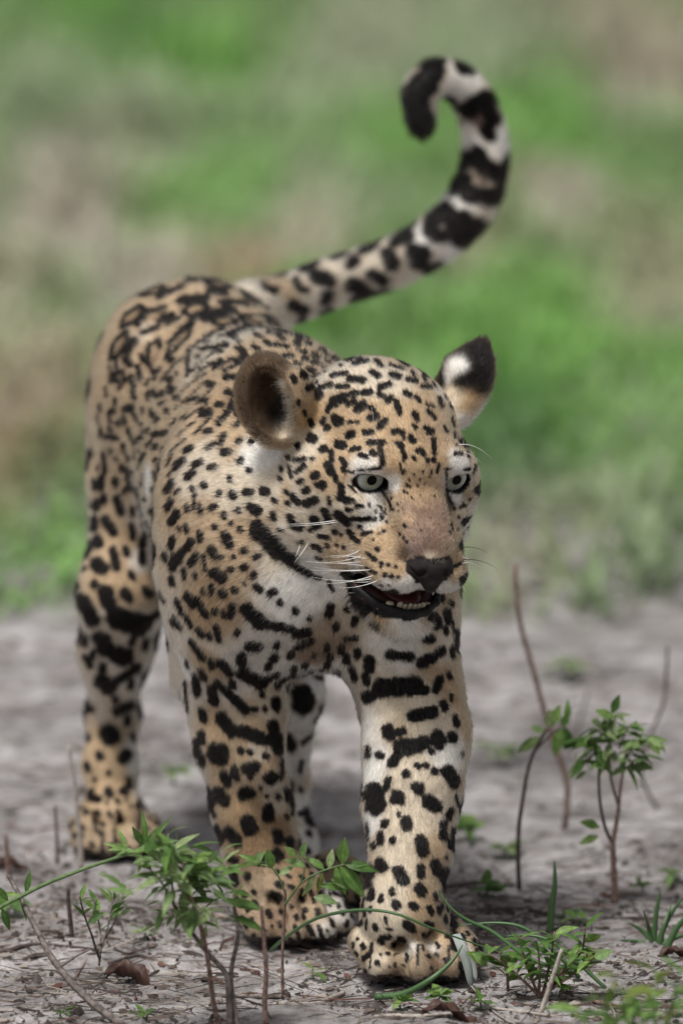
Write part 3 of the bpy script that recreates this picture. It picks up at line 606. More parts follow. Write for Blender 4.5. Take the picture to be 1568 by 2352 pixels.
CTRL = []
for view, lst in GROUND.items():
    ox, oy, sc_ = VIEWS[view]
    for u_, v_, r_, c_ in lst:
        A = hit(ox + u_ * sc_, oy + v_ * sc_)
        if A is not None:
            CTRL.append((A[0], max(.005, r_ * sc_ * PXM), A[1], np.array(c_)))
# rosettes and spots on the sides turned away from the photograph
vis = np.zeros(len(BV), bool)
cand = rng.permutation(len(BV))[:9000]
placed = np.zeros((0, 3)); pl = []
for i in cand:
    if bare[i] or REG[i] in ('ear', 'earin'): continue
    x = BV[i]
    tocam = CAM - x; tocam /= np.linalg.norm(tocam)
    if BN[i] @ tocam > .05:
        h = bvh.ray_cast(Vector(x + BN[i] * .003), Vector(tocam))
        if h[0] is None: continue
    gap = {'head': .022, 'paw': .022, 'leg': .034, 'tail': .034}.get(REG[i].strip(), .045)
    if len(pl) and np.min(np.linalg.norm(np.array([q for q in pl]) - x, axis=1)) < gap: continue
    if min(np.linalg.norm(s_[0] - x) - s_[2] for s_ in STROKES[:n_traced] if abs(s_[0][2] - x[2]) < .04) < .008 if any(abs(s_[0][2] - x[2]) < .04 for s_ in STROKES[:n_traced]) else False: continue
    pl.append(x)
    t_ = FL[i]; b_ = np.cross(BN[i], t_)
    if gap > .04:
        for a_ in np.linspace(0, 2 * math.pi, 6)[:-1] + rng.uniform(0, 6):
            c_ = x + (t_ * math.cos(a_) * 1.25 + b_ * math.sin(a_)) * .014
            e_ = (-t_ * math.sin(a_) * 1.25 + b_ * math.cos(a_)) * .0055
            STROKES.append((c_ - e_, c_ + e_, .0042, BN[i]))
    else:
        r_ = gap * rng.uniform(.2, .3)
        STROKES.append((x - t_ * r_ * .4, x + t_ * r_ * .4, r_, BN[i]))

# small spots filling the gaps of the traced coat (neck, flank, legs, cheeks)
SA = np.array([x[0] for x in STROKES]); SB = np.array([x[1] for x in STROKES]); SR = np.array([x[2] for x in STROKES])
CP = np.array([c[0] for c in CTRL]); CRAD = np.array([c[1] for c in CTRL]); CCOL = np.array([c[3] for c in CTRL])
extra = []
for i in rng.permutation(len(BV))[:16000]:
    rg_ = REG[i].strip()
    if bare[i] or rg_ in ('ear', 'earin', 'tail'): continue
    x = BV[i]
    tocam = CAM - x; tocam /= np.linalg.norm(tocam)
    if BN[i] @ tocam < (.40 if rg_ == 'leg' else .12): continue
    if rg_ == 'head' and (BL[i][1] > 5 or BL[i][2] < -85): continue
    g_ = np.exp(-((CP - x) ** 2).sum(1) / (CRAD * 1.4) ** 2)
    if rg_ != 'paw' and g_.sum() > .02 and (g_ @ CCOL.mean(1)) / g_.sum() > .52: continue          # white throat, chest and inner legs stay plain
    ab = SB - SA; t = np.clip(((x - SA) * ab).sum(1) / ((ab * ab).sum(1) + 1e-12), 0, 1)
    d = np.linalg.norm(x - (SA + t[:, None] * ab), axis=1) - SR
    rump = x[1] > .36 and x[2] > .40 and rg_ != 'tail'
    need = .0150 if rump else {'head': .0085, 'leg': .0090, 'paw': .0058}.get(rg_, .0088)
    if d.min() < need: continue
    if extra and min(np.linalg.norm(x - e[0]) - e[1] for e in extra) < need: continue
    r_ = need * (rng.uniform(.42, .62) if rg_ == 'leg' else rng.uniform(.22, .34) if rg_ == 'head' else rng.uniform(.30, .50) if rg_ == 'paw' else rng.uniform(.32, .52))
    if rump:                                        # a small rosette: ring of blots round a tawny centre
        t_ = FL[i]; b_ = np.cross(BN[i], t_); extra.append((x, .012)); CTRL.append((x, .0075, BN[i], np.array(C_OCH)))
        for a_ in np.linspace(0, 2 * math.pi, 6)[:-1] + rng.uniform(0, 6):
            c_ = x + (t_ * math.cos(a_) * 1.35 + b_ * math.sin(a_)) * .0105
            e_ = (-t_ * math.sin(a_) * 1.35 + b_ * math.cos(a_)) * .0048
            STROKES.append((c_ - e_, c_ + e_, .0034, BN[i]))
        continue
    extra.append((x, r_))
    STROKES.append((x - FL[i] * r_ * .7, x + FL[i] * r_ * .7, r_, BN[i]))

def coat(X, N, reg):
    """albedo of the coat at points X with normals N"""
    n = len(X)
    acc = np.zeros((n, 3)); w = np.zeros(n)
    down = np.clip(-N[:, 2] * 1.2 + .1, 0, 1)
    prior = np.array(C_TAN)[None] * (1 - down[:, None]) + np.array(C_W)[None] * down[:, None]
    rg = np.char.strip(np.asarray(reg))
    prior[rg == 'tail'] = C_CR; prior[rg == 'paw'] = (.29, .22, .15)
    er = np.isin(rg, ['ear', 'earin'])
    left_ear = er & ((X - HT) @ HM[:, 0] > 0)
    prior[er] = (.10, .068, .045); prior[left_ear] = (.05, .035, .025)
    acc += prior * .02; w += .02
    order = np.argsort(X[:, 0]); xs = X[order, 0]
    def sel(c, r):
        i0, i1 = np.searchsorted(xs, [c[0] - r, c[0] + r])
        s = order[i0:i1]
        return s[(np.abs(X[s, 1] - c[1]) < r) & (np.abs(X[s, 2] - c[2]) < r)]
    for c, r, nn, col in CTRL:
        s = sel(c, r * 2.6)
        if not len(s): continue
        g = np.exp(-((X[s] - c) ** 2).sum(1) / (r * r)) * np.clip(.35 + (N[s] @ nn), 0, 1)
        acc[s] += g[:, None] * col; w[s] += g
    base = acc / w[:, None]
    v = noise3(X, 90, 3) * .35 + noise3(X, 260, 4) * .35 + noise3(X, 800, 6) * .30
    base = base * (0.62 + .76 * v)[:, None]
    blk = np.full(n, -1.0)
    nz = (noise3(X, 150, 1) - .5) * 1.0 + (noise3(X, 420, 2) - .5) * .8
    for a, b, r, nn in STROKES:
        c = (a + b) / 2; R_ = np.linalg.norm(b - a) / 2 + r * 3.0
        vd = c - CAM; vd = vd / np.linalg.norm(vd)
        s = sel(c, R_)
        if not len(s): continue
        ab = b - a; L2 = ab @ ab + 1e-12
        t = np.clip(((X[s] - a) @ ab) / L2, 0, 1)
        e_ = X[s] - (a + t[:, None] * ab)
        ev = e_ @ vd                       # spots on the slopes turned along the line of sight are long ones
        d = np.sqrt(np.maximum((e_ * e_).sum(1) - ev * ev * (1 - .35 ** 2), 0))
        q = 1 - d / r + nz[s] * .32
        q = np.where(N[s] @ nn > -.1, q, -1)
        blk[s] = np.maximum(blk[s], q)
    f_ = np.clip(blk / .10 + .5, 0, 1)[:, None]
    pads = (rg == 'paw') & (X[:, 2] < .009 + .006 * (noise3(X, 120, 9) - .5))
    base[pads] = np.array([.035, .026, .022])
    dark = np.array([.0045, .0034, .0032])[None] * (.7 + .9 * noise3(X, 70, 5))[:, None]
    return base * (1 - f_) + dark * f_

NOSE = []
_keep = PRIMS; PRIMS = NOSE
hell((0, 73, -57), (21.5, 13, 9.5), 4)
hcone((0, 80, -62), (0, 83.5, -72), 8, 5, 5)
hcone((0, 83.5, -71), (0, 84, -78), 4.2, 2.0, 4)
for sx in (-1, 1):
    hcone((sx * 12, 76.5, -57.5), (sx * 3, 83, -70), 8.5, 5, 5)
for sx in (-1, 1):
    hell((sx * 13, 86, -60), (5.0, 6, 2.8), 2.5, rot=roty(sx * .6), op='s')
    hcone((sx * 16, 84, -61), (sx * 22, 77, -57), 1.7, 1.3, 2, op='s')
PRIMS = _keep
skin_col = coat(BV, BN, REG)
skin_col[sdf(BV, NOSE) < .0025] = (.012, .008, .008)
skin_col[np.isin(REG, ['eyehole', 'lip'])] = (.006, .005, .0055)
skin_col[REG == 'mouth'] = (.05, .016, .015)
in_lip = (REG == 'mouth') & (BL[:, 1] < 22)
skin_col[in_lip] = (.014, .011, .011)

body_mesh = bpy.data.meshes.new('body')
body_mesh.from_pydata(BV.tolist(), [], BQ.tolist())
body_mesh.polygons.foreach_set('use_smooth', np.ones(len(BQ), bool))
ca = body_mesh.attributes.new('coat', 'FLOAT_COLOR', 'POINT')
ca.data.foreach_set('color', np.concatenate([skin_col, np.ones((len(BV), 1))], 1).astype(np.float32).ravel())
body_mat = Mat('jaguar_skin', .62)
at_ = body_mat.new('ShaderNodeAttribute', attribute_name='coat')
body_mat.link(at_.outputs['Color'], body_mat.b.inputs['Base Color'])
body_mat.b.inputs['Specular IOR Level'].default_value = .35
bmp = body_mat.new('ShaderNodeBump', Strength=.25, Distance=.0008)
bn_ = body_mat.new('ShaderNodeTexNoise', Scale=900.0, Detail=3.0)
body_mat.link(bn_.outputs[0], bmp.inputs['Height']); body_mat.link(bmp.outputs[0], body_mat.b.inputs['Normal'])
body_mesh.materials.append(body_mat.m)
body = put_under(link(bpy.data.objects.new('body', body_mesh)), jaguar)

# ---- fur: one strand per root, combed along the body
q_ = BV[BQ]
area = .5 * (np.linalg.norm(np.cross(q_[:, 1] - q_[:, 0], q_[:, 2] - q_[:, 0]), axis=1) + np.linalg.norm(np.cross(q_[:, 3] - q_[:, 0], q_[:, 2] - q_[:, 0]), axis=1))
qreg = REG[BQ[:, 0]]
dens = np.ones(len(BQ))
dens[qreg == 'head'] = 2.6; dens[qreg == 'ear'] = 2.6; dens[qreg == 'earin'] = 2.2
dens[qreg == 'paw'] = 1.9
dens[np.char.strip(qreg) == 'leg'] = 1.4
dens[bare[BQ].any(1)] = 0
dens[q_[:, :, 2].mean(1) < .004] = 0
pr = area * dens; pr /= pr.sum()
NH = 520000
qi = rng.choice(len(BQ), NH, p=pr)
s_, t_ = rng.random((2, NH, 1))
wq = [(1 - s_) * (1 - t_), s_ * (1 - t_), s_ * t_, (1 - s_) * t_]
def bary(A): return sum(w_ * A[BQ[qi, k]] for k, w_ in enumerate(wq))
HX, HN, HF = bary(BV), bary(BN), bary(FL)
HN /= np.linalg.norm(HN, axis=1, keepdims=True)
hreg = np.char.strip(REG[BQ[qi, 0]])
HLq = bary(BL)
# strand length in metres
HLEN = np.select([hreg == 'paw', hreg == 'leg', hreg == 'tail', hreg == 'ear', hreg == 'earin'], [.0042, .0075, .012, .0080, .012], .0095)
x_, y_, z_ = HLq.T
hd = hreg == 'head'
eye_d = np.minimum(np.linalg.norm(HLq - EYE[1], axis=1), np.linalg.norm(HLq - EYE[-1], axis=1))
L_ = np.full(NH, 5.5)
L_ = np.where(y_ < -25, 6.5, L_)
L_ = np.where((z_ < -70) & (y_ < -20), 10.0, L_)
L_ = np.where(y_ > 20, 4.8, L_)
L_ = np.where((y_ > 10) & (z_ > -50) & (np.abs(x_) < 28), 4.2, L_)
L_ = np.where((z_ < -114) & (y_ > 10), 11.0, L_)
L_ = np.minimum(L_, np.maximum(2.2, 2.2 + (eye_d - 20) * .28))
HLEN = np.where(hd, L_ * 1e-3, HLEN)
# nose leather stays bare
nose_d = sdf(HX, NOSE)
leather = (nose_d < .0022) & (z_ < np.where(np.abs(x_) < 9, -52.5, -46.5))
keep = ~leather
keep &= ~((hreg == 'head') & (eye_d < 18.6))
HX, HN, HF, HLEN, hreg, HLq = [a[keep] for a in (HX, HN, HF, HLEN, hreg, HLq)]
NH = len(HX)
# direction: along the flow, lifted, with clumps and stray strands
clk = np.where(hreg == 'head', .45, 1.0)[:, None]
clump = clk * np.stack([noise3(HX, 170, 20 + k) - .5 for k in range(3)], 1) * .9 + clk * np.stack([noise3(HX, 45, 30 + k) - .5 for k in range(3)], 1) * .7
lift = np.where(hreg == 'earin', .6, np.where(hreg == 'ear', .55, .30)) + rng.normal(0, .08, NH)
d0 = HF + clump * .40 + rng.normal(0, .16, (NH, 3)) + HN * (lift + .25)[:, None]
d0 /= np.linalg.norm(d0, axis=1, keepdims=True)
d1 = HF + clump * .55 + rng.normal(0, .20, (NH, 3)) + HN * (lift - .12)[:, None]
d1 /= np.linalg.norm(d1, axis=1, keepdims=True)
LL = (HLEN * rng.uniform(.65, 1.15, NH))[:, None]
pts = np.stack([HX - HN * .0004, HX + d0 * LL * .42, HX + d0 * LL * .42 + d1 * LL * .58], 1)
pts[:, :, 2] = np.maximum(pts[:, :, 2], .001)
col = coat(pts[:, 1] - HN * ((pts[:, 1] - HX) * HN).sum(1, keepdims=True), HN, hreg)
var = rng.uniform(.74, 1.20, NH)[:, None]
fleck = (hreg == 'head') & (HLq[:, 1] > 0) & (rng.random(NH) < .34)
var[fleck] *= rng.uniform(.25, .6, (fleck.sum(), 1))
col = np.clip(col * var, 0, 1)
# long pale hairs across the opening of the right ear
c_e, f_e, u_e, s_e, rot_e, w_e, h_e, dep_e = EARS[0]
NT = 900
tt = rng.uniform(-1, 1, NT)
side_ = np.where(rng.random(NT) < .75, 1.0, -1.0)        # mostly the edge next to the head
best = s_e if (s_e @ np.array([1, 0, 0])) > 0 else -s_e
th = np.where(side_ > 0, rng.uniform(-.9, .5, NT), rng.uniform(math.pi + .2, math.pi + 1.2, NT))
loc = c_e + np.outer(np.cos(th) * w_e * .84, best) + np.outer(np.sin(th) * h_e * .86, u_e) + f_e * (dep_e * .42) + rng.normal(0, 1.2, (NT, 3))
dr = -np.outer(np.cos(th), best) * .8 + np.outer(np.full(NT, .25), u_e) + f_e * .55 + rng.normal(0, .22, (NT, 3))
dr /= np.linalg.norm(dr, axis=1, keepdims=True)
le = rng.uniform(7, 16, NT)[:, None]
tp = np.stack([loc, loc + dr * le * .5, loc + dr * le * .85 + np.array([0, 0, -.25]) * le * .5 + rng.normal(0, 1.2, (NT, 3))], 1)
tp = (tp * 1e-3) @ HM.T + HT
tcol = np.array([.36, .30, .23]) * rng.uniform(.25, 1.2, (NT, 1))
pts = np.concatenate([pts, tp]); col = np.concatenate([col, tcol]); hreg = np.concatenate([hreg, np.full(NT, 'earin')]); NH += NT
fur_data = bpy.data.hair_curves.new('fur')
fur_data.add_curves([3] * NH)
fur_data.attributes['position'].data.foreach_set('vector', (pts).astype(np.float32).ravel())
ra = fur_data.attributes.get('radius') or fur_data.attributes.new('radius', 'FLOAT', 'POINT')
rr = np.tile(np.array([.00019, .00015, .00004]), (NH, 1)) * rng.uniform(.8, 1.2, NH)[:, None]
rr *= np.where(np.isin(hreg, ['head', 'ear', 'paw', 'earin']), .80, 1.05)[:, None]
ra.data.foreach_set('value', rr.astype(np.float32).ravel())
fc = fur_data.attributes.new('coat', 'FLOAT_COLOR', 'CURVE')
fc.data.foreach_set('color', np.concatenate([col, np.ones((NH, 1))], 1).astype(np.float32).ravel())
fur_mat = bpy.data.materials.new('jaguar_fur'); fur_mat.use_nodes = True
nt = fur_mat.node_tree; nt.nodes.clear()
out = nt.nodes.new('ShaderNodeOutputMaterial')
hb = nt.nodes.new('ShaderNodeBsdfHairPrincipled')
hb.model = 'CHIANG'; hb.parametrization = 'COLOR'
hb.inputs['Roughness'].default_value = .42
hb.inputs['Radial Roughness'].default_value = .6
hb.inputs['IOR'].default_value = 1.28
fa = nt.nodes.new('ShaderNodeAttribute'); fa.attribute_name = 'coat'
nt.links.new(fa.outputs['Color'], hb.inputs['Color'])
nt.links.new(hb.outputs[0], out.inputs['Surface'])
fur_data.materials.append(fur_mat)
fur = put_under(link(bpy.data.objects.new('fur', fur_data)), jaguar)
SC.cycles_curves.shape = 'RIBBONS'
SC.cycles_curves.subdivisions = 2

# ---- nose leather
nv, nq = polygonise(NOSE, H(0, 72, -60) - .045, H(0, 72, -60) + .045, .0011)
nm = Mat('nose_leather', .55)
nm.b.inputs['Specular IOR Level'].default_value = .3
nm.b.inputs['Base Color'].default_value = (.010, .0058, .0052, 1)
nb = nm.new('ShaderNodeBump', Strength=.5, Distance=.0006)
nx = nm.new('ShaderNodeTexVoronoi', Scale=900.0)
nm.link(nx.outputs[0], nb.inputs['Height']); nm.link(nb.outputs[0], nm.b.inputs['Normal'])
put_under(mesh_obj('nose', nv, nq, nm.m), jaguar)
# ================================================================== eyes, teeth, tongue, whiskers
def cap(c, axis, r, ang0, ang1, rings=10, seg=40):
    a = np.array(axis, float); a /= np.linalg.norm(a)
    x = np.cross(a, [0, 0, 1.0]); x /= np.linalg.norm(x); y = np.cross(a, x)
    V, F = [], []
    for i in range(rings + 1):
        th = ang0 + (ang1 - ang0) * i / rings
        for j in range(seg):
            p_ = 2 * math.pi * j / seg
            V.append(np.array(c) + r * (a * math.cos(th) + (x * math.cos(p_) + y * math.sin(p_)) * math.sin(th)))
    for i in range(rings):
        for j in range(seg):
            F.append((i * seg + j, i * seg + (j + 1) % seg, (i + 1) * seg + (j + 1) % seg, (i + 1) * seg + j))
    return V, F
def gloss(name, col, rough=.25, coat=1.0):
    m = Mat(name, rough)
    m.b.inputs['Base Color'].default_value = (*col, 1)
    m.b.inputs['Specular IOR Level'].default_value = .15
    m.b.inputs['Coat Weight'].default_value = coat
    m.b.inputs['Coat Roughness'].default_value = .04
    return m
ball_m = gloss('eye_white', (.05, .035, .03))
iris_m = gloss('iris', (.3, .32, .25))
tc = iris_m.new('ShaderNodeAttribute', attribute_name='polar')
xyz = iris_m.new('ShaderNodeSeparateXYZ'); iris_m.link(tc.outputs['Vector'], xyz.inputs[0])
wv = iris_m.new('ShaderNodeTexNoise', Scale=1.0, Detail=4.0)
cmb = iris_m.new('ShaderNodeCombineXYZ')
sc1 = iris_m.new('ShaderNodeMath', operation='MULTIPLY'); sc1.inputs[1].default_value = 14.0
iris_m.link(xyz.outputs['Y'], sc1.inputs[0]); iris_m.link(sc1.outputs[0], cmb.inputs['X']); iris_m.link(xyz.outputs['X'], cmb.inputs['Y'])
iris_m.link(cmb.outputs[0], wv.inputs['Vector'])
rc = iris_m.ramp(xyz.outputs['X'], [(0, (.20, .19, .10)), (.30, (.38, .39, .30)), (.75, (.56, .61, .57)), (.90, (.40, .45, .44)), (1.0, (.04, .04, .04))])
mx = iris_m.new('ShaderNodeMixRGB', blend_type='MULTIPLY'); mx.inputs[0].default_value = .55
gr = iris_m.ramp(wv.outputs[0], [(.3, (.35, .35, .35)), (.7, (1.2, 1.2, 1.2))])
iris_m.link(rc, mx.inputs[1]); iris_m.link(gr, mx.inputs[2]); iris_m.link(mx.outputs[0], iris_m.b.inputs['Base Color'])
pupil_m = gloss('pupil', (.001, .001, .001), .5, .22)
pupil_m.b.inputs['Specular IOR Level'].default_value = 0
R_EYE = .0185
for sx in (-1, 1):
    c = H(*(EYE[sx] + np.array([0, 2.2, 0])))
    gaze = HV(sx * .10 - .03, 1, .04)
    e_ = empty('eye', c)
    put_under(e_, jaguar)
    V, F = cap((0, 0, 0), gaze, R_EYE, .001, math.pi - .001, 24, 48)
    o = mesh_obj('eyeball', V, F, ball_m.m); o.parent = e_
    ai, ap_ = math.asin(.0126 / R_EYE), math.asin(.0046 / R_EYE)
    V, F = cap((0, 0, 0), gaze, R_EYE + .00015, ap_ * .9, ai, 8, 60)
    o = mesh_obj('iris', V, F, iris_m.m); o.parent = e_
    pa = o.data.attributes.new('polar', 'FLOAT_VECTOR', 'POINT')
    pa.data.foreach_set('vector', np.array([(i / 8, math.sin(2 * math.pi * j / 60) , math.cos(2 * math.pi * j / 60)) for i in range(9) for j in range(60)], np.float32).ravel())
    V, F = cap((0, 0, 0), gaze, R_EYE + .0003, .001, ap_, 5, 40)
    o = mesh_obj('pupil', V, F, pupil_m.m); o.parent = e_

tooth_m = gloss('tooth', (.42, .37, .28), .4, .25)
def tooth(x, y, z, h, w, lean=0.0):
    """a peg: rounded crown rising from the lower jaw"""
    V, F = [], []
    prof = [(0, .9), (.4, 1.1), (.75, 1.05), (.93, .75), (1.0, .25)] if h < 11 else [(0, 1.0), (.3, .95), (.6, .7), (.85, .4), (1.0, .06)]
    for t, r in prof:
        for j in range(10):
            a = 2 * math.pi * j / 10
            V.append(H(x + w * r * math.cos(a) + lean * t * h, y + w * .8 * r * math.sin(a) + 1.2 * t * t * h * .2, z + h * t))
    for i in range(len(prof) - 1):
        for j in range(10):
            F.append((i * 10 + j, i * 10 + (j + 1) % 10, (i + 1) * 10 + (j + 1) % 10, (i + 1) * 10 + j))
    F.append(tuple(range(len(V) - 10, len(V))))
    return put_under(mesh_obj('tooth', V, F, tooth_m.m), jaguar)
for k in range(6):
    x = (k - 2.5) * 4.7
    tooth(x, 57.5 - abs(k - 2.5) * 1.1, -111.5 + rng.normal(0, .4), 8.6 + (.8 if k in (0, 5) else 0), 2.7 if k in (0, 5) else 2.1)
tooth(-18.5, 49, -114.5, 10.5, 4.2, -.10)
tooth(18.5, 48, -115, 9, 3.8, .10)
tongue_m = gloss('tongue', (.09, .026, .024), .4, .3)
TONG = []
_keep = PRIMS; PRIMS = TONG
hell((0, 22, -105), (20, 34, 6.5), 4)
hell((0, 22, -97), (1.6, 32, 2.2), 3, op='s')
PRIMS = _keep
tv, tq = polygonise(TONG, H(0, 22, -105) - .05, H(0, 22, -105) + .05, .002)
put_under(mesh_obj('tongue', tv, tq, tongue_m.m), jaguar)

def tube(pts, radii, sides=5):
    pts = np.array(pts, float); V, F = [], []
    n = len(pts)
    T = np.gradient(pts, axis=0); T /= np.maximum(np.linalg.norm(T, axis=1, keepdims=True), 1e-9)
    up = np.array([0, 0, 1.0]) if abs(T[0][2]) < .9 else np.array([1.0, 0, 0])
    x = np.cross(up, T[0]); x /= np.linalg.norm(x)
    for i in range(n):
        x = x - T[i] * (x @ T[i]); x /= max(np.linalg.norm(x), 1e-9)
        y = np.cross(T[i], x)
        for j in range(sides):
            a = 2 * math.pi * j / sides
            V.append(pts[i] + radii[i] * (x * math.cos(a) + y * math.sin(a)))
    for i in range(n - 1):
        for j in range(sides):
            F.append((i * sides + j, i * sides + (j + 1) % sides, (i + 1) * sides + (j + 1) % sides, (i + 1) * sides + j))
    F.append(tuple(range(sides))[::-1]); F.append(tuple(range((n - 1) * sides, n * sides)))
    return V, F
whisk_m = Mat('whisker', .35); whisk_m.b.inputs['Base Color'].default_value = (.85, .83, .80, 1)
whiskb_m = Mat('dark_whisker', .35); whiskb_m.b.inputs['Base Color'].default_value = (.02, .02, .02, 1)
def whisker(a, b, sag, dark=False, r=.00042):
    a, b = np.array(a), np.array(b)
    L = np.linalg.norm(b - a)
    P_ = [a + (b - a) * t + np.array(sag) * L * 4 * t * (1 - t) for t in np.linspace(0, 1, 9)]
    V, F = tube(P_, [r * (1 - .85 * t) for t in np.linspace(0, 1, 9)], 4)
    return put_under(mesh_obj('whisker', V, F, whiskb_m.m if dark else whisk_m.m), jaguar)
def D1(u, v): return 514.4 + .41008 * u, 771.6 + .41008 * v
# roots on the pad, tips in the air beside it (the pad's own depth plus a little)
WH = [(770,1230,590,1265,.05),(770,1265,455,1262,.03),(790,1290,520,1270,-.02),(780,1330,540,1330,-.03),(800,1345,600,1290,-.06),(830,1360,495,1350,.05),(830,1375,690,1375,.03),(850,1395,700,1440,.06),(870,1410,765,1475,.07),
      (900,1420,840,1480,.05),(760,1200,600,1240,.08),(1330,1240,1425,1310,-.10),(1325,1260,1395,1280,-.06),(1320,1290,1385,1330,-.08),(1320,1320,1380,1365,-.08),(1310,1370,1355,1440,-.06),(1300,1390,1340,1400,-.05),
      (1325,1300,1360,1280,-.04),(640,1030,300,1052,.03),(650,1040,330,1065,.02),(1330,560,1445,545,-.03),(1310,610,1500,690,-.12),(1320,650,1450,720,-.08),(1300,670,1415,745,-.06),(850,560,825,400,-.05),(855,580,760,575,-.05),(800,1250,560,1235,-.04),(820,1310,480,1310,.02),(840,1340,560,1385,.05),(790,1310,500,1295,.03),(860,1370,640,1410,.06),(1330,1275,1440,1300,-.09),(1325,1335,1400,1400,-.07),(1315,1350,1375,1385,-.06),(470,1165,390,1275,.02),(430,1160,400,1240,.02)]
for u1, v1, u2, v2, sg in WH:
    A = hit(*D1(u1, v1))
    if A is None: continue
    out_ = -.012 if u1 < 1000 else .0
    b = P(*D1(u2, v2), A[0][1] + out_ + (.02 if u1 > 1200 else 0))
    whisker(A[0], b, (0, 0, -sg))
for u1, v1, u2, v2, sg in [(1330,1185,1480,1220,-.08),(1325,1258,1535,1310,-.10)]:
    A = hit(*D1(u1, v1))
    if A is not None:
        whisker(A[0], P(*D1(u2, v2), A[0][1] + .02), (0, 0, -sg), True)
# ================================================================== ground
def axis_steps(lo_, hi_, fine_lo, fine_hi, fine, grow=1.16):
    a = list(np.arange(fine_lo, fine_hi + 1e-6, fine))
    st, x = fine, a[-1]
    while x < hi_: st *= grow; x += st; a.append(x)
    st, x = fine, a[0]; b = []
    while x > lo_: st *= grow; x -= st; b.append(x)
    return np.array(b[::-1] + a)
gx = axis_steps(-90, 90, -.62, .62, .0085); gy = axis_steps(-12, 220, -.45, 1.3, .0095)
GXX, GYY = np.meshgrid(gx, gy, indexing='ij')
def ground_z(xy):
    p = np.concatenate([np.asarray(xy, float), np.zeros((len(xy), 1))], 1)
    z = (noise3(p, 5, 1) - .5) * .020 + (noise3(p, 16, 2) - .5) * .013 + (noise3(p, 45, 3) - .5) * .007 + (noise3(p * [1, .7, 1], 110, 4) - .5) * .0035
    # trodden flat where the paws stand
    for c_ in (lf, rf, rh, lh):
        d = np.hypot(p[:, 0] - c_[0], p[:, 1] - c_[1])
        z = z * np.clip((d - .035) / .10, .06, 1) - .001
    return z - .002
gv = np.stack([GXX.ravel(), GYY.ravel()], 1)
gz = ground_z(gv)
nx_, ny_ = len(gx), len(gy)
ii, jj = np.meshgrid(np.arange(nx_ - 1), np.arange(ny_ - 1), indexing='ij')
a_ = (ii * ny_ + jj).ravel()
gq = np.stack([a_, a_ + ny_, a_ + ny_ + 1, a_ + 1], 1)
soil = Mat('soil', .95)
geo = soil.new('ShaderNodeNewGeometry')
n1 = soil.new('ShaderNodeTexNoise', Scale=7.0, Detail=7.0, Roughness=.62)
n2 = soil.new('ShaderNodeTexNoise', Scale=60.0, Detail=6.0, Roughness=.7)
n3 = soil.new('ShaderNodeTexNoise', Scale=350.0, Detail=4.0, Roughness=.7)
for n_ in (n1, n2, n3): soil.link(geo.outputs['Position'], n_.inputs['Vector'])
c1 = soil.ramp(n1.outputs[0], [(.30, (.13, .118, .118)), (.42, (.25, .238, .239)), (.55, (.365, .352, .357)), (.72, (.50, .488, .495))])
c2 = soil.ramp(n2.outputs[0], [(.30, (.42, .38, .36)), (.50, (.95, .95, .95)), (.72, (1.25, 1.23, 1.22))])
c3 = soil.ramp(n3.outputs[0], [(.30, (.55, .52, .50)), (.55, (1.0, 1.0, 1.0)), (.75, (1.2, 1.2, 1.2))])
m1 = soil.new('ShaderNodeMixRGB', blend_type='MULTIPLY'); m1.inputs[0].default_value = .9
m2 = soil.new('ShaderNodeMixRGB', blend_type='MULTIPLY'); m2.inputs[0].default_value = .8
soil.link(c1, m1.inputs[1]); soil.link(c2, m1.inputs[2]); soil.link(m1.outputs[0], m2.inputs[1]); soil.link(c3, m2.inputs[2])
n4 = soil.new('ShaderNodeTexNoise', Scale=19.0, Detail=5.0, Roughness=.6); soil.link(geo.outputs['Position'], n4.inputs['Vector'])
c4 = soil.ramp(n4.outputs[0], [(.34, (.50, .47, .45)), (.48, (.95, .94, .93)), (.66, (1.22, 1.21, 1.22))])
m3 = soil.new('ShaderNodeMixRGB', blend_type='MULTIPLY'); m3.inputs[0].default_value = .95
soil.link(m2.outputs[0], m3.inputs[1]); soil.link(c4, m3.inputs[2])
soil.link(m3.outputs[0], soil.b.inputs['Base Color'])
soil.b.inputs['Specular IOR Level'].default_value = .15
sb_ = soil.new('ShaderNodeBump', Strength=.8, Distance=.004)
soil.link(n2.outputs[0], sb_.inputs['Height'])
sb2 = soil.new('ShaderNodeBump', Strength=.6, Distance=.0015)
soil.link(n3.outputs[0], sb2.inputs['Height']); soil.link(sb_.outputs[0], sb2.inputs['Normal']); soil.link(sb2.outputs[0], soil.b.inputs['Normal'])
gm = bpy.data.meshes.new('ground')
gm.from_pydata(np.concatenate([gv, gz[:, None]], 1).tolist(), [], gq.tolist())
gm.polygons.foreach_set('use_smooth', np.ones(len(gq), bool))
gm.materials.append(soil.m)
tag(link(bpy.data.objects.new('ground', gm)), 'bare grey soil with scattered litter under the jaguar', kind='structure')
def gz1(x, y): return float(ground_z(np.array([[x, y]]))[0])
def on_ground(u, v, up=0.0):
    p = G(u, v, 0); p[2] = gz1(p[0], p[1]) + up
    return p

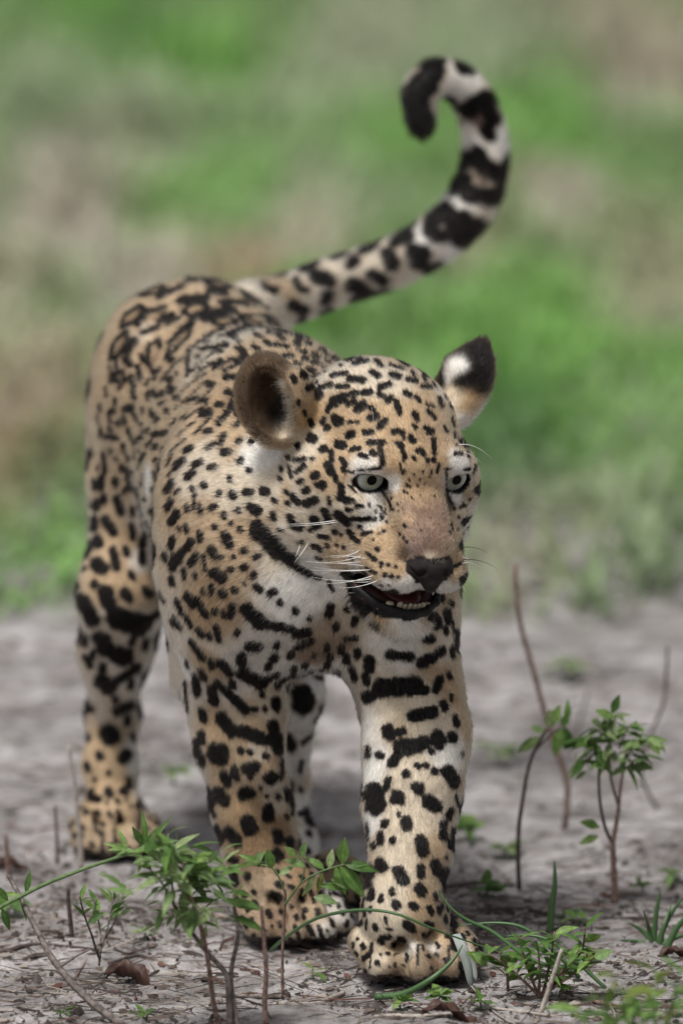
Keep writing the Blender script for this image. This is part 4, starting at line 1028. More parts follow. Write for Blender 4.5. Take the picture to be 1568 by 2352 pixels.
# ---- meadow behind: blades and small leaves, green and dry in patches
def leafy(name, n_tr=.35, rough=.6):
    m = Mat(name, rough)
    tr = m.new('ShaderNodeBsdfTranslucent')
    mixs = m.new('ShaderNodeMixShader'); mixs.inputs[0].default_value = n_tr
    m.link(m.b.outputs[0], mixs.inputs[1]); m.link(tr.outputs[0], mixs.inputs[2])
    m.link(mixs.outputs[0], m.n['Material Output'].inputs['Surface'])
    m.b.inputs['Specular IOR Level'].default_value = .3
    return m, tr
gmat, gtr = leafy('meadow_blade', .5)
ga = gmat.new('ShaderNodeAttribute', attribute_name='tint')
gmat.link(ga.outputs['Color'], gmat.b.inputs['Base Color']); gmat.link(ga.outputs['Color'], gtr.inputs['Color'])
K_G, K_B, K_D, K_T, K_P, K_O, K_S = (.27, .41, .17), (.25, .48, .13), (.13, .25, .10), (.54, .49, .38), (.64, .57, .51), (.52, .36, .27), (.45, .51, .35)
PATCH = [(170, 400, 90, K_P), (190, 520, 80, K_P), (110, 360, 60, K_P), (330, 600, 90, K_P), (560, 610, 60, K_O), (120, 130, 80, K_S), (60, 250, 70, K_S), (60, 960, 120, K_O), (110, 1010, 90, K_D), (90, 800, 90, K_T), (1480, 600, 120, K_T), (1300, 450, 80, K_P),
         (1250, 400, 60, K_T), (1480, 100, 120, K_T), (1400, 30, 90, K_T), (1240, 1210, 120, K_T), (1180, 1170, 70, K_P), (700, 480, 80, K_T), (760, 380, 90, K_S), (1290, 260, 90, K_B), (1180, 300, 60, K_B), (430, 170, 90, K_B), (560, 400, 100, K_B), (390, 460, 90, K_B),
         (1190, 1080, 120, K_D), (1150, 1010, 80, K_D), (1400, 1390, 110, K_D), (1500, 1390, 90, K_D), (80, 1290, 120, K_B), (210, 30, 80, K_B), (800, 60, 100, K_S), (600, 60, 90, K_G), (1050, 60, 90, K_S), (1500, 400, 90, K_G), (1520, 820, 80, K_B), (1330, 880, 100, K_B),
         (1250, 700, 120, K_B), (900, 700, 90, K_G), (1000, 760, 80, K_B), (840, 300, 100, K_B), (1300, 1300, 90, K_G), (1450, 1250, 90, K_S), (150, 1190, 90, K_G), (40, 620, 90, K_T), (120, 640, 80, K_G), (350, 300, 80, K_S), (680, 220, 90, K_S), (1480, 200, 70, K_P), (1540, 300, 80, K_G),
         (1350, 560, 80, K_G), (1480, 980, 90, K_G), (100, 1380, 90, K_G), (300, 60, 70, K_D), (130, 210, 60, K_D), (240, 380, 60, K_G), (420, 540, 60, K_T), (960, 620, 70, K_G)]
pc = np.array([G(u, v, .03)[:2] for u, v, _, _ in PATCH]); pcol = np.array([c for *_, c in PATCH])
prad = np.array([r * PXM * (pc[k, 1] + DIST) / DIST for k, (_, _, r, _) in enumerate(PATCH)])
y_edge = G(784, 1452, 0)[1]
def meadow(n, x0, x1, y0, y1, lmin, lmax, wmul):
    X = np.stack([rng.uniform(x0, x1, n), y0 + (y1 - y0) * rng.random(n)], 1)
    p3 = np.concatenate([X, np.zeros((n, 1))], 1)
    edge = y_edge + (noise3(p3, 2.2, 8) - .5) * 1.2 + (noise3(p3, 9, 9) - .5) * .7
    cov = noise3(p3, 3.0, 11) * .6 + noise3(p3, 9, 12) * .4
    keep = (X[:, 1] > edge) & (rng.random(n) < np.clip((X[:, 1] - edge) / .9, .12, 1)) & (cov > .22)
    return X[keep]
BX = np.concatenate([meadow(190000, -2.3, 2.3, y_edge - .6, 10, .04, .1, 1), meadow(90000, -7, 7, y_edge - .6, 26, .06, .14, 1.6)])
nb_ = len(BX)
p3 = np.concatenate([BX, np.zeros((nb_, 1))], 1)
pa_ = p3 * np.array([1, .22, 1])                    # seen at a low angle: clumps run back in strips
f1, f2 = noise3(pa_, 8.0, 21), noise3(pa_, 3.5, 22)
base_c = np.where((f1 * .6 + f2 * .4 > .44)[:, None], np.where((f1 > .6)[:, None], np.array(K_B), np.array(K_G)), np.where((f1 > .30)[:, None], np.array(K_S), np.array(K_T)))
wsum = np.full(nb_, .16); csum = base_c * .16
for k in range(len(PATCH)):
    dx = (BX[:, 0] - pc[k, 0]) / prad[k]; dy = (BX[:, 1] - pc[k, 1]) / (prad[k] * 6.2)   # patches lie flat: long in depth
    g_ = np.exp(-(dx * dx + dy * dy))
    wsum += g_; csum += g_[:, None] * pcol[k]
tint = csum / wsum[:, None] * rng.uniform(.65, 1.3, (nb_, 1)) * np.array([1, 1, 1])
cl_ = noise3(p3 * np.array([1, .4, 1]), 7.0, 31)
L = rng.uniform(.035, .105, nb_) * (.7 + 2.6 * np.clip(cl_ - .42, 0, 1)) * (1 + .05 * np.clip(BX[:, 1] - 3, 0, 20)); Wd = rng.uniform(.005, .014, nb_) * (1 + .10 * np.clip(BX[:, 1] - 3, 0, 20))
az = rng.uniform(0, 2 * np.pi, nb_); ln = rng.uniform(.3, 1.25, nb_)
dirv = np.stack([np.cos(az) * np.sin(ln), np.sin(az) * np.sin(ln), np.cos(ln)], 1)
sd_ = np.stack([-np.sin(az), np.cos(az), np.zeros(nb_)], 1)
root = np.concatenate([BX, (ground_z(BX) - .002)[:, None]], 1)
mid = root + dirv * (L * .55)[:, None]; tip = mid + (dirv * .7 + np.array([0, 0, -.35]))* (L * .5)[:, None]
vv_ = np.stack([root - sd_ * (Wd * .25)[:, None], root + sd_ * (Wd * .25)[:, None], mid + sd_ * (Wd * .5)[:, None], mid - sd_ * (Wd * .5)[:, None], tip], 1)
vv_[:, :, 2] = np.maximum(vv_[:, :, 2], -.01)
bi = np.arange(nb_)[:, None] * 5
faces4 = (bi + [0, 1, 2, 3]).tolist(); faces3 = (bi + [3, 2, 4]).tolist()
mm = bpy.data.meshes.new('meadow_grass'); mm.from_pydata(vv_.reshape(-1, 3).tolist(), [], faces4 + faces3)
ta = mm.attributes.new('tint', 'FLOAT_COLOR', 'POINT')
ta.data.foreach_set('color', np.repeat(np.concatenate([tint, np.ones((nb_, 1))], 1), 5, axis=0).astype(np.float32).ravel())
mm.materials.append(gmat.m)
tag(link(bpy.data.objects.new('meadow_grass', mm)), 'blurred green and dry grass covering the slope behind the jaguar', 'grass', kind='stuff')

# ---- fine litter on the soil: bits of twig, husk and dead leaf nobody could count
def litter(n, x0, x1, y0, y1, smin, smax):
    V, F, C = [], [], []
    for k in range(n):
        x, y = rng.uniform(x0, x1), rng.uniform(y0, y1)
        if noise3(np.array([[x, y, 0]]), 7, 40)[0] < .36 and rng.random() < .8: continue
        if min(math.hypot(x - c_[0], y - c_[1]) for c_ in (lf, rf, rh, lh)) < .04: continue
        z = gz1(x, y); a = rng.normal(0, .5) if rng.random() < .6 else rng.uniform(0, 6.28)
        l = rng.uniform(smin, smax) * (1 if rng.random() < .85 else 2.4); w = rng.uniform(.0003, .0009) if rng.random() < .80 else rng.uniform(.0012, .0030)
        if w > .001: l *= .35
        d = np.array([math.cos(a), math.sin(a), rng.normal(0, .14)]); s_ = np.array([-math.sin(a), math.cos(a), rng.normal(0, .2)]); h = min(w * .8, .0018)
        b = len(V); c = np.array([x, y, z + h * .3 + abs(d[2]) * l * .5])
        bend = s_ * rng.normal(0, .12) * l
        for t, q in ((-.5, .5), (0, 1), (.5, .5)):
            o = c + d * l * t + bend * (1 - 4 * t * t)
            V += [o - s_ * w * q, o + s_ * w * q, o + np.array([0, 0, h * 2 * q])]
        for i in (0, 3):
            F += [(b + i, b + i + 3, b + i + 5, b + i + 2), (b + i + 1, b + i + 2, b + i + 5, b + i + 4), (b + i, b + i + 1, b + i + 4, b + i + 3)]
        t = rng.random()
        col_ = np.array((.045, .034, .029) if t < .45 else (.12, .09, .075) if t < .7 else (.30, .26, .23) if t < .93 else (.12, .055, .04)) * rng.uniform(.7, 1.3)
        C += [col_] * 9
    return V, F, C
def crumbs(n, x0, x1, y0, y1):
    V, F, C = [], [], []
    oc = np.array([(1, 0, 0), (-1, 0, 0), (0, 1, 0), (0, -1, 0), (0, 0, 1), (0, 0, -.4)], float)
    of = [(0, 2, 4), (2, 1, 4), (1, 3, 4), (3, 0, 4), (2, 0, 5), (1, 2, 5), (3, 1, 5), (0, 3, 5)]
    xy = np.stack([rng.uniform(x0, x1, n), rng.uniform(y0, y1, n)], 1)
    zz = ground_z(xy); cl = noise3(np.concatenate([xy, np.zeros((n, 1))], 1), 12, 44)
    for k in range(n):
        if cl[k] < .42 or min(math.hypot(xy[k, 0] - c_[0], xy[k, 1] - c_[1]) for c_ in (lf, rf, rh, lh)) < .05: continue
        s_ = rng.uniform(.0010, .0034) * (1 if rng.random() < .93 else 2.2)
        b = len(V)
        V += list(np.array([xy[k, 0], xy[k, 1], zz[k]]) + oc * s_ * rng.uniform(.6, 1.3, (6, 3)))
        F += [tuple(b + i for i in f_) for f_ in of]
        C += [np.array((.075, .062, .058) if rng.random() < .6 else (.26, .24, .235)) * rng.uniform(.6, 1.3)] * 6
    return V, F, C
V1, F1, C1 = litter(4200, -.5, .5, -.34, .30, .006, .034)
V2, F2, C2 = litter(2600, -.9, .9, .30, 1.9, .010, .050)
F2 = [tuple(i + len(V1) for i in f_) for f_ in F2]
V3, F3, C3 = crumbs(7000, -.5, .5, -.34, .55)
F3 = [tuple(i + len(V1) + len(V2) for i in f_) for f_ in F3]
V2, F2, C2 = V2 + V3, F2 + F3, C2 + C3
lm = Mat('litter', .9); la = lm.new('ShaderNodeAttribute', attribute_name='tint'); lm.link(la.outputs['Color'], lm.b.inputs['Base Color'])
lo_ = mesh_obj('ground_litter', V1 + V2, F1 + F2, lm.m, smooth=False)
ta = lo_.data.attributes.new('tint', 'FLOAT_COLOR', 'POINT')
ta.data.foreach_set('color', np.concatenate([np.array(C1 + C2), np.ones((len(C1) + len(C2), 1))], 1).astype(np.float32).ravel())
tag(lo_, 'fine dark litter of twig bits and husks on the soil', 'litter', kind='stuff')
# ================================================================== plants, sticks and leaves in front and beside
def leaf_mesh(name, aspect, fold, droop, serr=0.0):
    V, F = [], []
    prof = [0.04, .55, .92, 1.0, .80, .45, .03]
    n = len(prof)
    for i, w in enumerate(prof):
        t = i / (n - 1)
        z = -droop * t * t
        hw = w * aspect * .5
        V += [(t, -hw, z + fold * hw), (t, 0, z), (t, hw, z + fold * hw)]
    for i in range(n - 1):
        a = i * 3
        F += [(a, a + 3, a + 4, a + 1), (a + 1, a + 4, a + 5, a + 2)]
    me = bpy.data.meshes.new(name)
    me.from_pydata(V, [], F); me.polygons.foreach_set('use_smooth', [True] * len(me.polygons))
    return me
def leaf_mat(name, cols, tr=.35):
    m, t_ = leafy(name, tr, .5)
    oi = m.new('ShaderNodeObjectInfo')
    c = m.ramp(oi.outputs['Random'], cols)
    nz = m.new('ShaderNodeTexNoise', Scale=5.0, Detail=3.0); tcn = m.new('ShaderNodeTexCoord')
    m.link(tcn.outputs['Object'], nz.inputs['Vector'])
    r2 = m.ramp(nz.outputs[0], [(.3, (.65, .65, .6)), (.7, (1.15, 1.15, 1.1))])
    # midrib
    sx_ = m.new('ShaderNodeSeparateXYZ'); m.link(tcn.outputs['Object'], sx_.inputs[0])
    ab = m.new('ShaderNodeMath', operation='ABSOLUTE'); m.link(sx_.outputs['Y'], ab.inputs[0])
    rib = m.ramp(ab.outputs[0], [(.0, (1.5, 1.45, 1.3)), (.03, (1.0, 1.0, 1.0))])
    mxa = m.new('ShaderNodeMixRGB', blend_type='MULTIPLY'); mxa.inputs[0].default_value = 1
    mxb = m.new('ShaderNodeMixRGB', blend_type='MULTIPLY'); mxb.inputs[0].default_value = 1
    m.link(c, mxa.inputs[1]); m.link(r2, mxa.inputs[2]); m.link(mxa.outputs[0], mxb.inputs[1]); m.link(rib, mxb.inputs[2])
    m.link(mxb.outputs[0], m.b.inputs['Base Color']); m.link(mxb.outputs[0], t_.inputs['Color'])
    return m.m
LM_G = leaf_mat('weed_leaf', [(0, (.07, .15, .04)), (.5, (.125, .235, .06)), (1, (.21, .33, .10))])
LM_P = leaf_mat('pale_leaf', [(0, (.13, .21, .08)), (.5, (.20, .30, .12)), (1, (.31, .40, .20))])
LM_Y = leaf_mat('yellow_leaf', [(0, (.12, .18, .04)), (.5, (.19, .24, .06)), (1, (.28, .28, .09))])
LEAF = {}
for nm_, mt_ in (('g', LM_G), ('p', LM_P), ('y', LM_Y)):
    LEAF[nm_] = []
    for asp, fo, dr in ((.38, .25, .25), (.46, .15, .12), (.30, .35, .40), (.42, .3, .05), (.34, .2, .6)):
        me = leaf_mesh('leaf', asp, fo, dr); me.materials.append(mt_); LEAF[nm_].append(me)
def bark(name, c0, c1):
    m = Mat(name, .85)
    g = m.new('ShaderNodeNewGeometry'); n = m.new('ShaderNodeTexNoise', Scale=220.0, Detail=5.0)
    m.link(g.outputs['Position'], n.inputs['Vector'])
    m.link(m.ramp(n.outputs[0], [(.35, c0), (.65, c1)]), m.b.inputs['Base Color'])
    b = m.new('ShaderNodeBump', Strength=.6, Distance=.0008); m.link(n.outputs[0], b.inputs['Height']); m.link(b.outputs[0], m.b.inputs['Normal'])
    return m.m
B_DARK = bark('dark_stem', (.030, .020, .018), (.085, .062, .055))
B_RED = bark('red_stem', (.10, .055, .045), (.24, .16, .13))
B_GREY = bark('grey_stick', (.07, .055, .05), (.22, .185, .17))
B_PALE = bark('pale_stick', (.26, .22, .19), (.48, .43, .39))
B_GREEN = bark('green_stem', (.08, .14, .05), (.15, .22, .09))
def smooth_path(pts, n=16):
    A = np.array(pts, float)
    if len(A) < 3: return np.array([A[0] + (A[-1] - A[0]) * t for t in np.linspace(0, 1, n)])
    return catmull(A, np.linspace(0, len(A) - 1, n))
def stem(root_o, pix, Y, r0, r1, mat, name='stem', lean=0.0, n=14):
    """stem through pixels at depth Y (+ lean metres towards the far end)"""
    pts = [P(u, v, Y + lean * k / max(1, len(pix) - 1)) for k, (u, v) in enumerate(pix)]
    pp = smooth_path(pts, n)
    pp += np.stack([noise3(pp, 40, 60 + k) - .5 for k in range(3)], 1) * .003 * np.linspace(0, 1, len(pp))[:, None]
    V, F = tube(pp, np.linspace(RP(r0, Y), RP(r1, Y), len(pp)), 6)
    o = mesh_obj(name, V, F, mat)
    if root_o is not None: put_under(o, root_o)
    return o, pp
def leaf(root_o, p, d, length, kind='g', up=None, wmul=1.0):
    d = np.array(d, float); d /= np.linalg.norm(d)
    up = np.array([0, 0, 1.0]) + rng.normal(0, .35, 3) if up is None else np.array(up, float)
    y = np.cross(up, d); y /= max(np.linalg.norm(y), 1e-6); z = np.cross(d, y)
    length *= .82
    o = bpy.data.objects.new('leaf', LEAF[kind][rng.integers(len(LEAF[kind]))])
    COL.objects.link(o)
    o.parent = root_o
    M = Matrix(((d[0], y[0], z[0]), (d[1], y[1], z[1]), (d[2], y[2], z[2])))
    M = M @ Matrix.Diagonal((length, length * wmul, length))
    M = M.to_4x4(); M.translation = Vector(np.array(p)) - root_o.location
    o.matrix_local = M
    return o
def plant(name, base, label, cat='plant', group=None):
    r = empty(name, base); tag(r, label, cat, group); return r
def leaves_along(root_o, pp, n, lmin, lmax, kind='g', t0=.3, spread=1.0, droop=0.0, wmul=1.0):
    for k in range(n):
        t = t0 + (1 - t0) * (k + rng.random() * .6) / n
        i = min(int(t * (len(pp) - 1)), len(pp) - 2); f_ = t * (len(pp) - 1) - i
        p = pp[i] * (1 - f_) + pp[i + 1] * f_
        T = pp[i + 1] - pp[i]; T /= np.linalg.norm(T)
        a = k * 2.4 + rng.normal(0, .4)
        d = T * rng.uniform(.2, .7) + spread * np.array([math.cos(a), math.sin(a) * .7, rng.normal(.15 - droop, .25)])
        leaf(root_o, p, d, rng.uniform(lmin, lmax), kind, wmul=wmul)
def tuft(root_o, c, n, R, lmin, lmax, kind='g', droop=.1, wmul=1.0):
    """leaves on short twigs filling a loose crown about c; returns nothing"""
    for k in range(n):
        q = rng.normal(0, .45, 3) * R
        p = np.array(c) + q
        d = q / (np.linalg.norm(q) + 1e-6) + np.array([0, 0, rng.normal(.2 - droop, .4)]) + rng.normal(0, .3, 3)
        leaf(root_o, p, d, rng.uniform(lmin, lmax), kind, wmul=wmul)

# A: bent dark sapling right of the jaguar
b = on_ground(1192, 2040); Y = b[1]
r = plant('sapling', b, 'thin dark bent sapling with a few drooping leaves at its tip')
o, pp = stem(r, [(1192, 2043), (1189, 1960), (1193, 1880), (1206, 1800), (1226, 1728), (1256, 1672)], Y, 6.5, 4.0, B_DARK)
o, p2 = stem(r, [(1230, 1722), (1262, 1690), (1290, 1670)], Y, 3.5, 2.0, B_DARK, 'twig')
for (u, v, dx, dz, l, k) in [(1256, 1672, .15, 1, .024, 'p'), (1262, 1668, .45, .9, .028, 'g'), (1290, 1670, .35, .9, .020, 'g'), (1296, 1668, .10, -1, .030, 'g'), (1288, 1672, -.25, -1, .034, 'g'), (1300, 1655, .1, .9, .022, 'g'), (1240, 1692, -.75, -.5, .034, 'p'), (1250, 1680, -.6, .2, .018, 'p')]:
    leaf(r, P(u, v, Y), (dx, rng.normal(-.1, .15), dz), l, k, up=(.1, -1, .3), wmul=1.15)
# B: forked sapling with a rounded crown
b = on_ground(1412, 2068); Y = b[1]
r = plant('sapling', b, 'forked leafy sapling with a rounded crown of narrow drooping leaves')
stem(r, [(1412, 2072), (1408, 2000), (1406, 1935)], Y, 9, 7.5, B_RED)
o, pa = stem(r, [(1406, 1938), (1385, 1890), (1374, 1810), (1376, 1715)], Y, 5.5, 3, B_DARK, 'branch')
o, pb = stem(r, [(1406, 1938), (1414, 1890), (1424, 1820), (1438, 1730)], Y, 7, 3, B_RED, 'branch')
o, pc2 = stem(r, [(1419, 1850), (1400, 1770), (1404, 1680)], Y, 4.5, 2.5, B_RED, 'branch', .02)
for k in range(7):
    u0, v0 = [(1376, 1730), (1438, 1740), (1404, 1700), (1380, 1760), (1432, 1770), (1404, 1720), (1420, 1720)][k]
    u1, v1 = [(1340, 1700), (1490, 1690), (1405, 1640), (1335, 1750), (1480, 1740), (1370, 1665), (1450, 1660)][k]
    o, pq = stem(r, [(u0, v0), ((u0 + u1) / 2, (v0 + v1) / 2 - 8), (u1, v1)], Y, 2.4, 1.4, B_GREEN, 'twig', rng.normal(0, .03))
    leaves_along(r, pq, 11, .019, .032, 'p' if k % 3 else 'g', .1, 1.0, .45)
tuft(r, P(1402, 1715, Y), 44, np.array([.030, .03, .026]), .016, .028, 'p', .5)
for (u, v, dx, dz) in [(1405, 1640, .3, .9), (1490, 1690, .5, -.85), (1494, 1690, .75, -.65), (1345, 1700, -.8, -.1), (1410, 1650, -.7, .4), (1378, 1900, -.8, .3), (1374, 1920, -.6, -.2)]:
    leaf(r, P(u, v, Y), (dx, -.2, dz), .026, 'g', up=(0, -.8, .6))
# C: low weed right of the front paw
b = on_ground(1235, 2290); Y = b[1]
r = plant('low_weed', b, 'low dense green weed with ovate leaves beside the front paw')
for k, pix in enumerate([[(1236, 2292), (1238, 2230), (1236, 2170)], [(1166, 2276), (1162, 2230), (1145, 2185)], [(1240, 2285), (1290, 2230), (1330, 2180)], [(1236, 2290), (1210, 2220), (1190, 2150)], [(1245, 2285), (1262, 2210), (1275, 2140)], [(1240, 2290), (1310, 2240), (1365, 2200)], [(1238, 2288), (1170, 2225), (1118, 2190)], [(1250, 2285), (1330, 2190), (1345, 2130)]]):
    o, pp = stem(r, pix, Y, 4.5, 2, B_RED, 'stem', rng.normal(0, .03))
    leaves_along(r, pp, 9, .017, .030, 'g', .25, 1.1, .05, 1.2)
tuft(r, P(1235, 2205, Y), 24, np.array([.05, .04, .02]), .014, .026, 'g', .1, 1.2)
# D: tall weed close to the lens, far right corner
Y = -.52
b = G(1480, 2352, 0); b = np.array([P(1470, 2352, Y)[0], Y, gz1(P(1470, 2352, Y)[0], Y)])
r = plant('leaning_weed', b, 'out-of-focus weed with yellowish top leaves in the nearest corner by low weed')
zb = b[2]
def pix_of(p):
    q = np.array(p) - CAM; z = q @ CF
    return 784 + (q @ CR) / z * DIST / PXM, 1176 - (q @ CU) / z * DIST / PXM
bu, bv_ = pix_of(b)
for tip_ in [(1505, 2225), (1440, 2270), (1380, 2290), (1545, 2280), (1330, 2310), (1410, 2235), (1560, 2220), (1470, 2300)]:
    o, pp = stem(r, [(bu, bv_), ((bu + tip_[0]) / 2 + 10, (bv_ + tip_[1]) / 2), tip_], Y, 4, 2, B_GREEN, 'stem', rng.normal(0, .04))
    leaves_along(r, pp, 13, .024, .040, 'y' if tip_ in ((1505, 2225), (1410, 2235)) else 'g', .35, 1.0, .1)
# E: trailing green shoot reaching in from the left
Y = -.16
b = P(-90, 2290, Y); b[2] = gz1(b[0], Y)
r = plant('trailing_shoot', b, 'long green trailing shoot rising towards the leafy tip by the hind foot')
bu, bv_ = pix_of(b)
o, pp = stem(r, [(bu, bv_), (-40, 2130), (55, 2056), (180, 2002), (290, 1962), (335, 1942)], Y, 6, 4, B_GREEN, 'stem', .02, 24)
for (u, v, dx, dz, l) in [(50, 2056, -.9, .1, .03), (60, 2052, .2, .95, .026), (45, 2062, .4, -.8, .03), (290, 1960, -.2, 1, .030), (300, 1958, -.8, .5, .03), (330, 1944, .2, 1, .034), (335, 1942, .55, .85, .034), (338, 1945, .9, .25, .036), (320, 1950, .1, -1, .026), (330, 1944, -.45, .9, .028), (310, 1956, -.95, .1, .03), (325, 1946, .75, -.45, .03), (20, 2070, -.5, .7, .026), (5, 2085, .3, -.9, .028)]:
    leaf(r, P(u, v, Y + .015), (dx, rng.normal(-.15, .2), dz), l, 'g', up=(rng.normal(0, .3), -.7, .6), wmul=.75)
# F: leafy weed with woody stalks in front of the right fore leg
Y = -.26
b = P(530, 2352, Y); b[2] = gz1(b[0], Y)
r = plant('branching_weed', b, 'branching weed with soft green leaves in front of the jaguar fore leg')
bu, bv_ = pix_of(b)
S_F = [[(bu, bv_), (526, 2300), (520, 2240), (478, 2190), (432, 2130), (400, 2075)], [(bu + 20, bv_), (530, 2250), (545, 2150), (540, 2080)], [(bu - 20, bv_), (490, 2300), (470, 2160), (440, 2060), (420, 1980)]]
for k, pix in enumerate(S_F):
    o, pp = stem(r, pix, Y, 9 - k, 4.5, B_GREY if k < 2 else B_RED, 'stalk', [0, .03, -.02][k], 20)
    if k != 1:
        for j in range(6):
            e = pp[-1 - j // 2 * 2]; eu, ev = pix_of(e)
            tu, tv = [(330, 1985), (385, 1915), (455, 1960), (500, 2000), (520, 2050), (470, 2090)][j] if k == 0 else [(350, 1930), (395, 1960), (430, 1945), (480, 1970), (545, 1990), (360, 2020)][j]
            o, pq = stem(r, [(eu, ev), ((eu + tu) / 2, (ev + tv) / 2 - 12), (tu, tv)], e[1], 3, 1.6, B_GREEN, 'twig', rng.normal(0, .05))
            leaves_along(r, pq, 9, .022, .040, 'p' if (j + k) % 2 else 'g', .15, 1.0, .15, .95)
tuft(r, P(420, 2010, Y), 44, np.array([.055, .04, .040]), .018, .034, 'p', .1, .95)
tuft(r, P(470, 2090, Y), 16, np.array([.045, .03, .02]), .015, .026, 'g', .1, .85)
# second stalk further right, nearly bare
Y2 = -.24
b = P(612, 2352, Y2); b[2] = gz1(b[0], Y2)
r = plant('dry_stalk', b, 'bare brown stalk with one green leaf in front of the fore paw')
bu, bv_ = pix_of(b)
o, pp = stem(r, [(bu, bv_), (608, 2300), (612, 2230), (606, 2150), (598, 2080)], Y2, 8, 4.5, B_RED, 'stalk')
leaf(r, P(605, 2140, Y2), (-.75, -.1, .55), .04, 'g', up=(.3, -.8, .5), wmul=.8)
leaf(r, P(600, 2090, Y2), (-.85, -.1, .35), .044, 'g', up=(.2, -.7, .6), wmul=.8)
# G: slim red stalk with a spray of large leaves between the fore paws
b = on_ground(650, 2292); Y = b[1]
r = plant('sprig', b, 'slim red-brown stalk with a spray of large pointed leaves between the fore paws')
o, pp = stem(r, [(650, 2295), (648, 2200), (653, 2110), (655, 2040)], Y, 4.5, 3, B_RED, 'stalk')
o, pg = stem(r, [(653, 2080), (690, 2030), (735, 2003), (790, 1985)], Y - .01, 3, 1.8, B_GREEN, 'twig', -.02)
o, ph = stem(r, [(654, 2050), (630, 1998), (590, 1985), (545, 1990)], Y - .01, 2.6, 1.5, B_GREEN, 'twig')
o, ph2 = stem(r, [(690, 2030), (700, 1990), (685, 1965)], Y - .01, 2.2, 1.4, B_GREEN, 'twig')
for (u, v, dx, dz, l, k) in [(785, 1985, .1, 1, .032, 'g'), (790, 1985, .95, .05, .034, 'g'), (780, 1990, .75, -.75, .044, 'g'), (770, 1990, .35, -.95, .034, 'g'), (740, 2003, -.2, -.9, .024, 'y'), (720, 2010, -.3, -.8, .026, 'p'), (745, 1998, -.6, .7, .024, 'g'), (755, 1995, .15, .95, .022, 'p'), (700, 1990, -.8, .3, .024, 'p'), (690, 1970, .3, .9, .020, 'p'), (680, 1968, -.6, .7, .02, 'g'),
                            (625, 1995, -.2, .9, .024, 'g'), (600, 1987, -.7, .5, .026, 'g'), (580, 1985, .5, .6, .02, 'p'), (560, 1988, -.8, -.1, .026, 'g'), (640, 2010, .7, .5, .02, 'p'), (760, 2020, .9, -.25, .030, 'p'), (735, 2035, .9, .05, .030, 'g'), (720, 2060, .9, -.1, .028, 'p'), (800, 1990, .9, .3, .022, 'g')]:
    leaf(r, P(u, v, Y - .02), (dx, rng.normal(-.2, .15), dz), l, k, up=(rng.normal(0, .2), -.75, .6), wmul=1.1)
# H: small upright sprig at the left
b = on_ground(228, 2215); Y = b[1]
r = plant('sprig', b, 'small upright grey-stemmed sprig with green tip leaves beside the fallen branch')
for pix in [[(228, 2218), (232, 2150), (216, 2070)], [(230, 2190), (250, 2120), (262, 2060)], [(228, 2200), (205, 2130), (185, 2060)], [(230, 2170), (262, 2120), (285, 2045)]]:
    o, pp = stem(r, pix, Y, 3.6, 1.8, B_GREY, 'stem', rng.normal(0, .02))
    leaves_along(r, pp, 7, .014, .026, 'g', .55, .8, -.3, .85)
# I: seedlings
SEED = [((722, 2232), 'tiny seedling with one round leaf on bare soil between the paws', 'g', 3, .018), ((1320, 2120), 'tiny seedling at the foot of the forked sapling', 'g', 5, .018), ((1470, 2040), 'small broad-leaved seedling behind the tuft of grass', 'p', 6, .020), ((690, 2160), 'small seedling in front of the far hind paw', 'p', 4, .016),
        ((330, 2160), 'small leafy seedling beside the curled dead leaf', 'p', 8, .020), ((150, 2330), 'flat green seedling below the fallen branch', 'g', 6, .016), ((330, 2335), 'flat green seedling beside the lower end of the fallen branch', 'g', 8, .018), ((920, 2305), 'creeping green seedling under the front paw', 'g', 10, .018), ((1010, 2300), 'creeping seedling touching the outer toes of the front paw', 'g', 12, .020),
        ((1100, 2320), 'creeping green seedling beside the pale dry grass leaf', 'g', 9, .018), ((1540, 2010), 'pale green seedling at the end of the long dark stick', 'p', 7, .024), ((20, 2110), 'dark green seedling under the trailing shoot', 'g', 6, .026), ((1120, 2060), 'broad green seedling behind the long dark stick', 'g', 9, .026), ((1070, 1905), 'round green seedling on the open soil behind the fore leg', 'g', 12, .026), ((1160, 1945), 'spreading pale seedling on the open soil by the bent sapling', 'p', 9, .024),
        ((1350, 2210), 'reddish green seedling inside the low weed edge', 'y', 6, .018), ((700, 1690), 'faint green seedling on the soil beyond the hind leg', 'p', 10, .030), ((1150, 1760), 'faint grey-green seedling far beyond the fore leg', 'p', 9, .030), ((400, 1800), 'faint green seedling between hind leg and fore leg', 'p', 9, .028), ((1300, 1560), 'blurred green seedling far back on the soil', 'p', 12, .034), ((500, 1770), 'blurred small seedling behind the fore leg', 'p', 6, .026)]
for (u, v), lab, kd, n, ll in SEED:
    b = on_ground(u, v)
    r = plant('seedling', b, lab, 'seedling', 'seedlings on the soil')
    h_ = ll * .6
    V, F = tube([b - [0, 0, .002], b + [rng.normal(0, .002), 0, h_ * .5], b + [rng.normal(0, .003), 0, h_]], [.0012, .001, .0008], 5)
    put_under(mesh_obj('stem', V, F, B_GREEN), r)
    for k in range(n):
        a = k * 2.4 + rng.normal(0, .3)
        leaf(r, b + [0, 0, h_ * rng.uniform(.5, 1)], (math.cos(a), math.sin(a), rng.uniform(.1, .7)), ll * rng.uniform(.7, 1.25), kd, wmul=1.3)
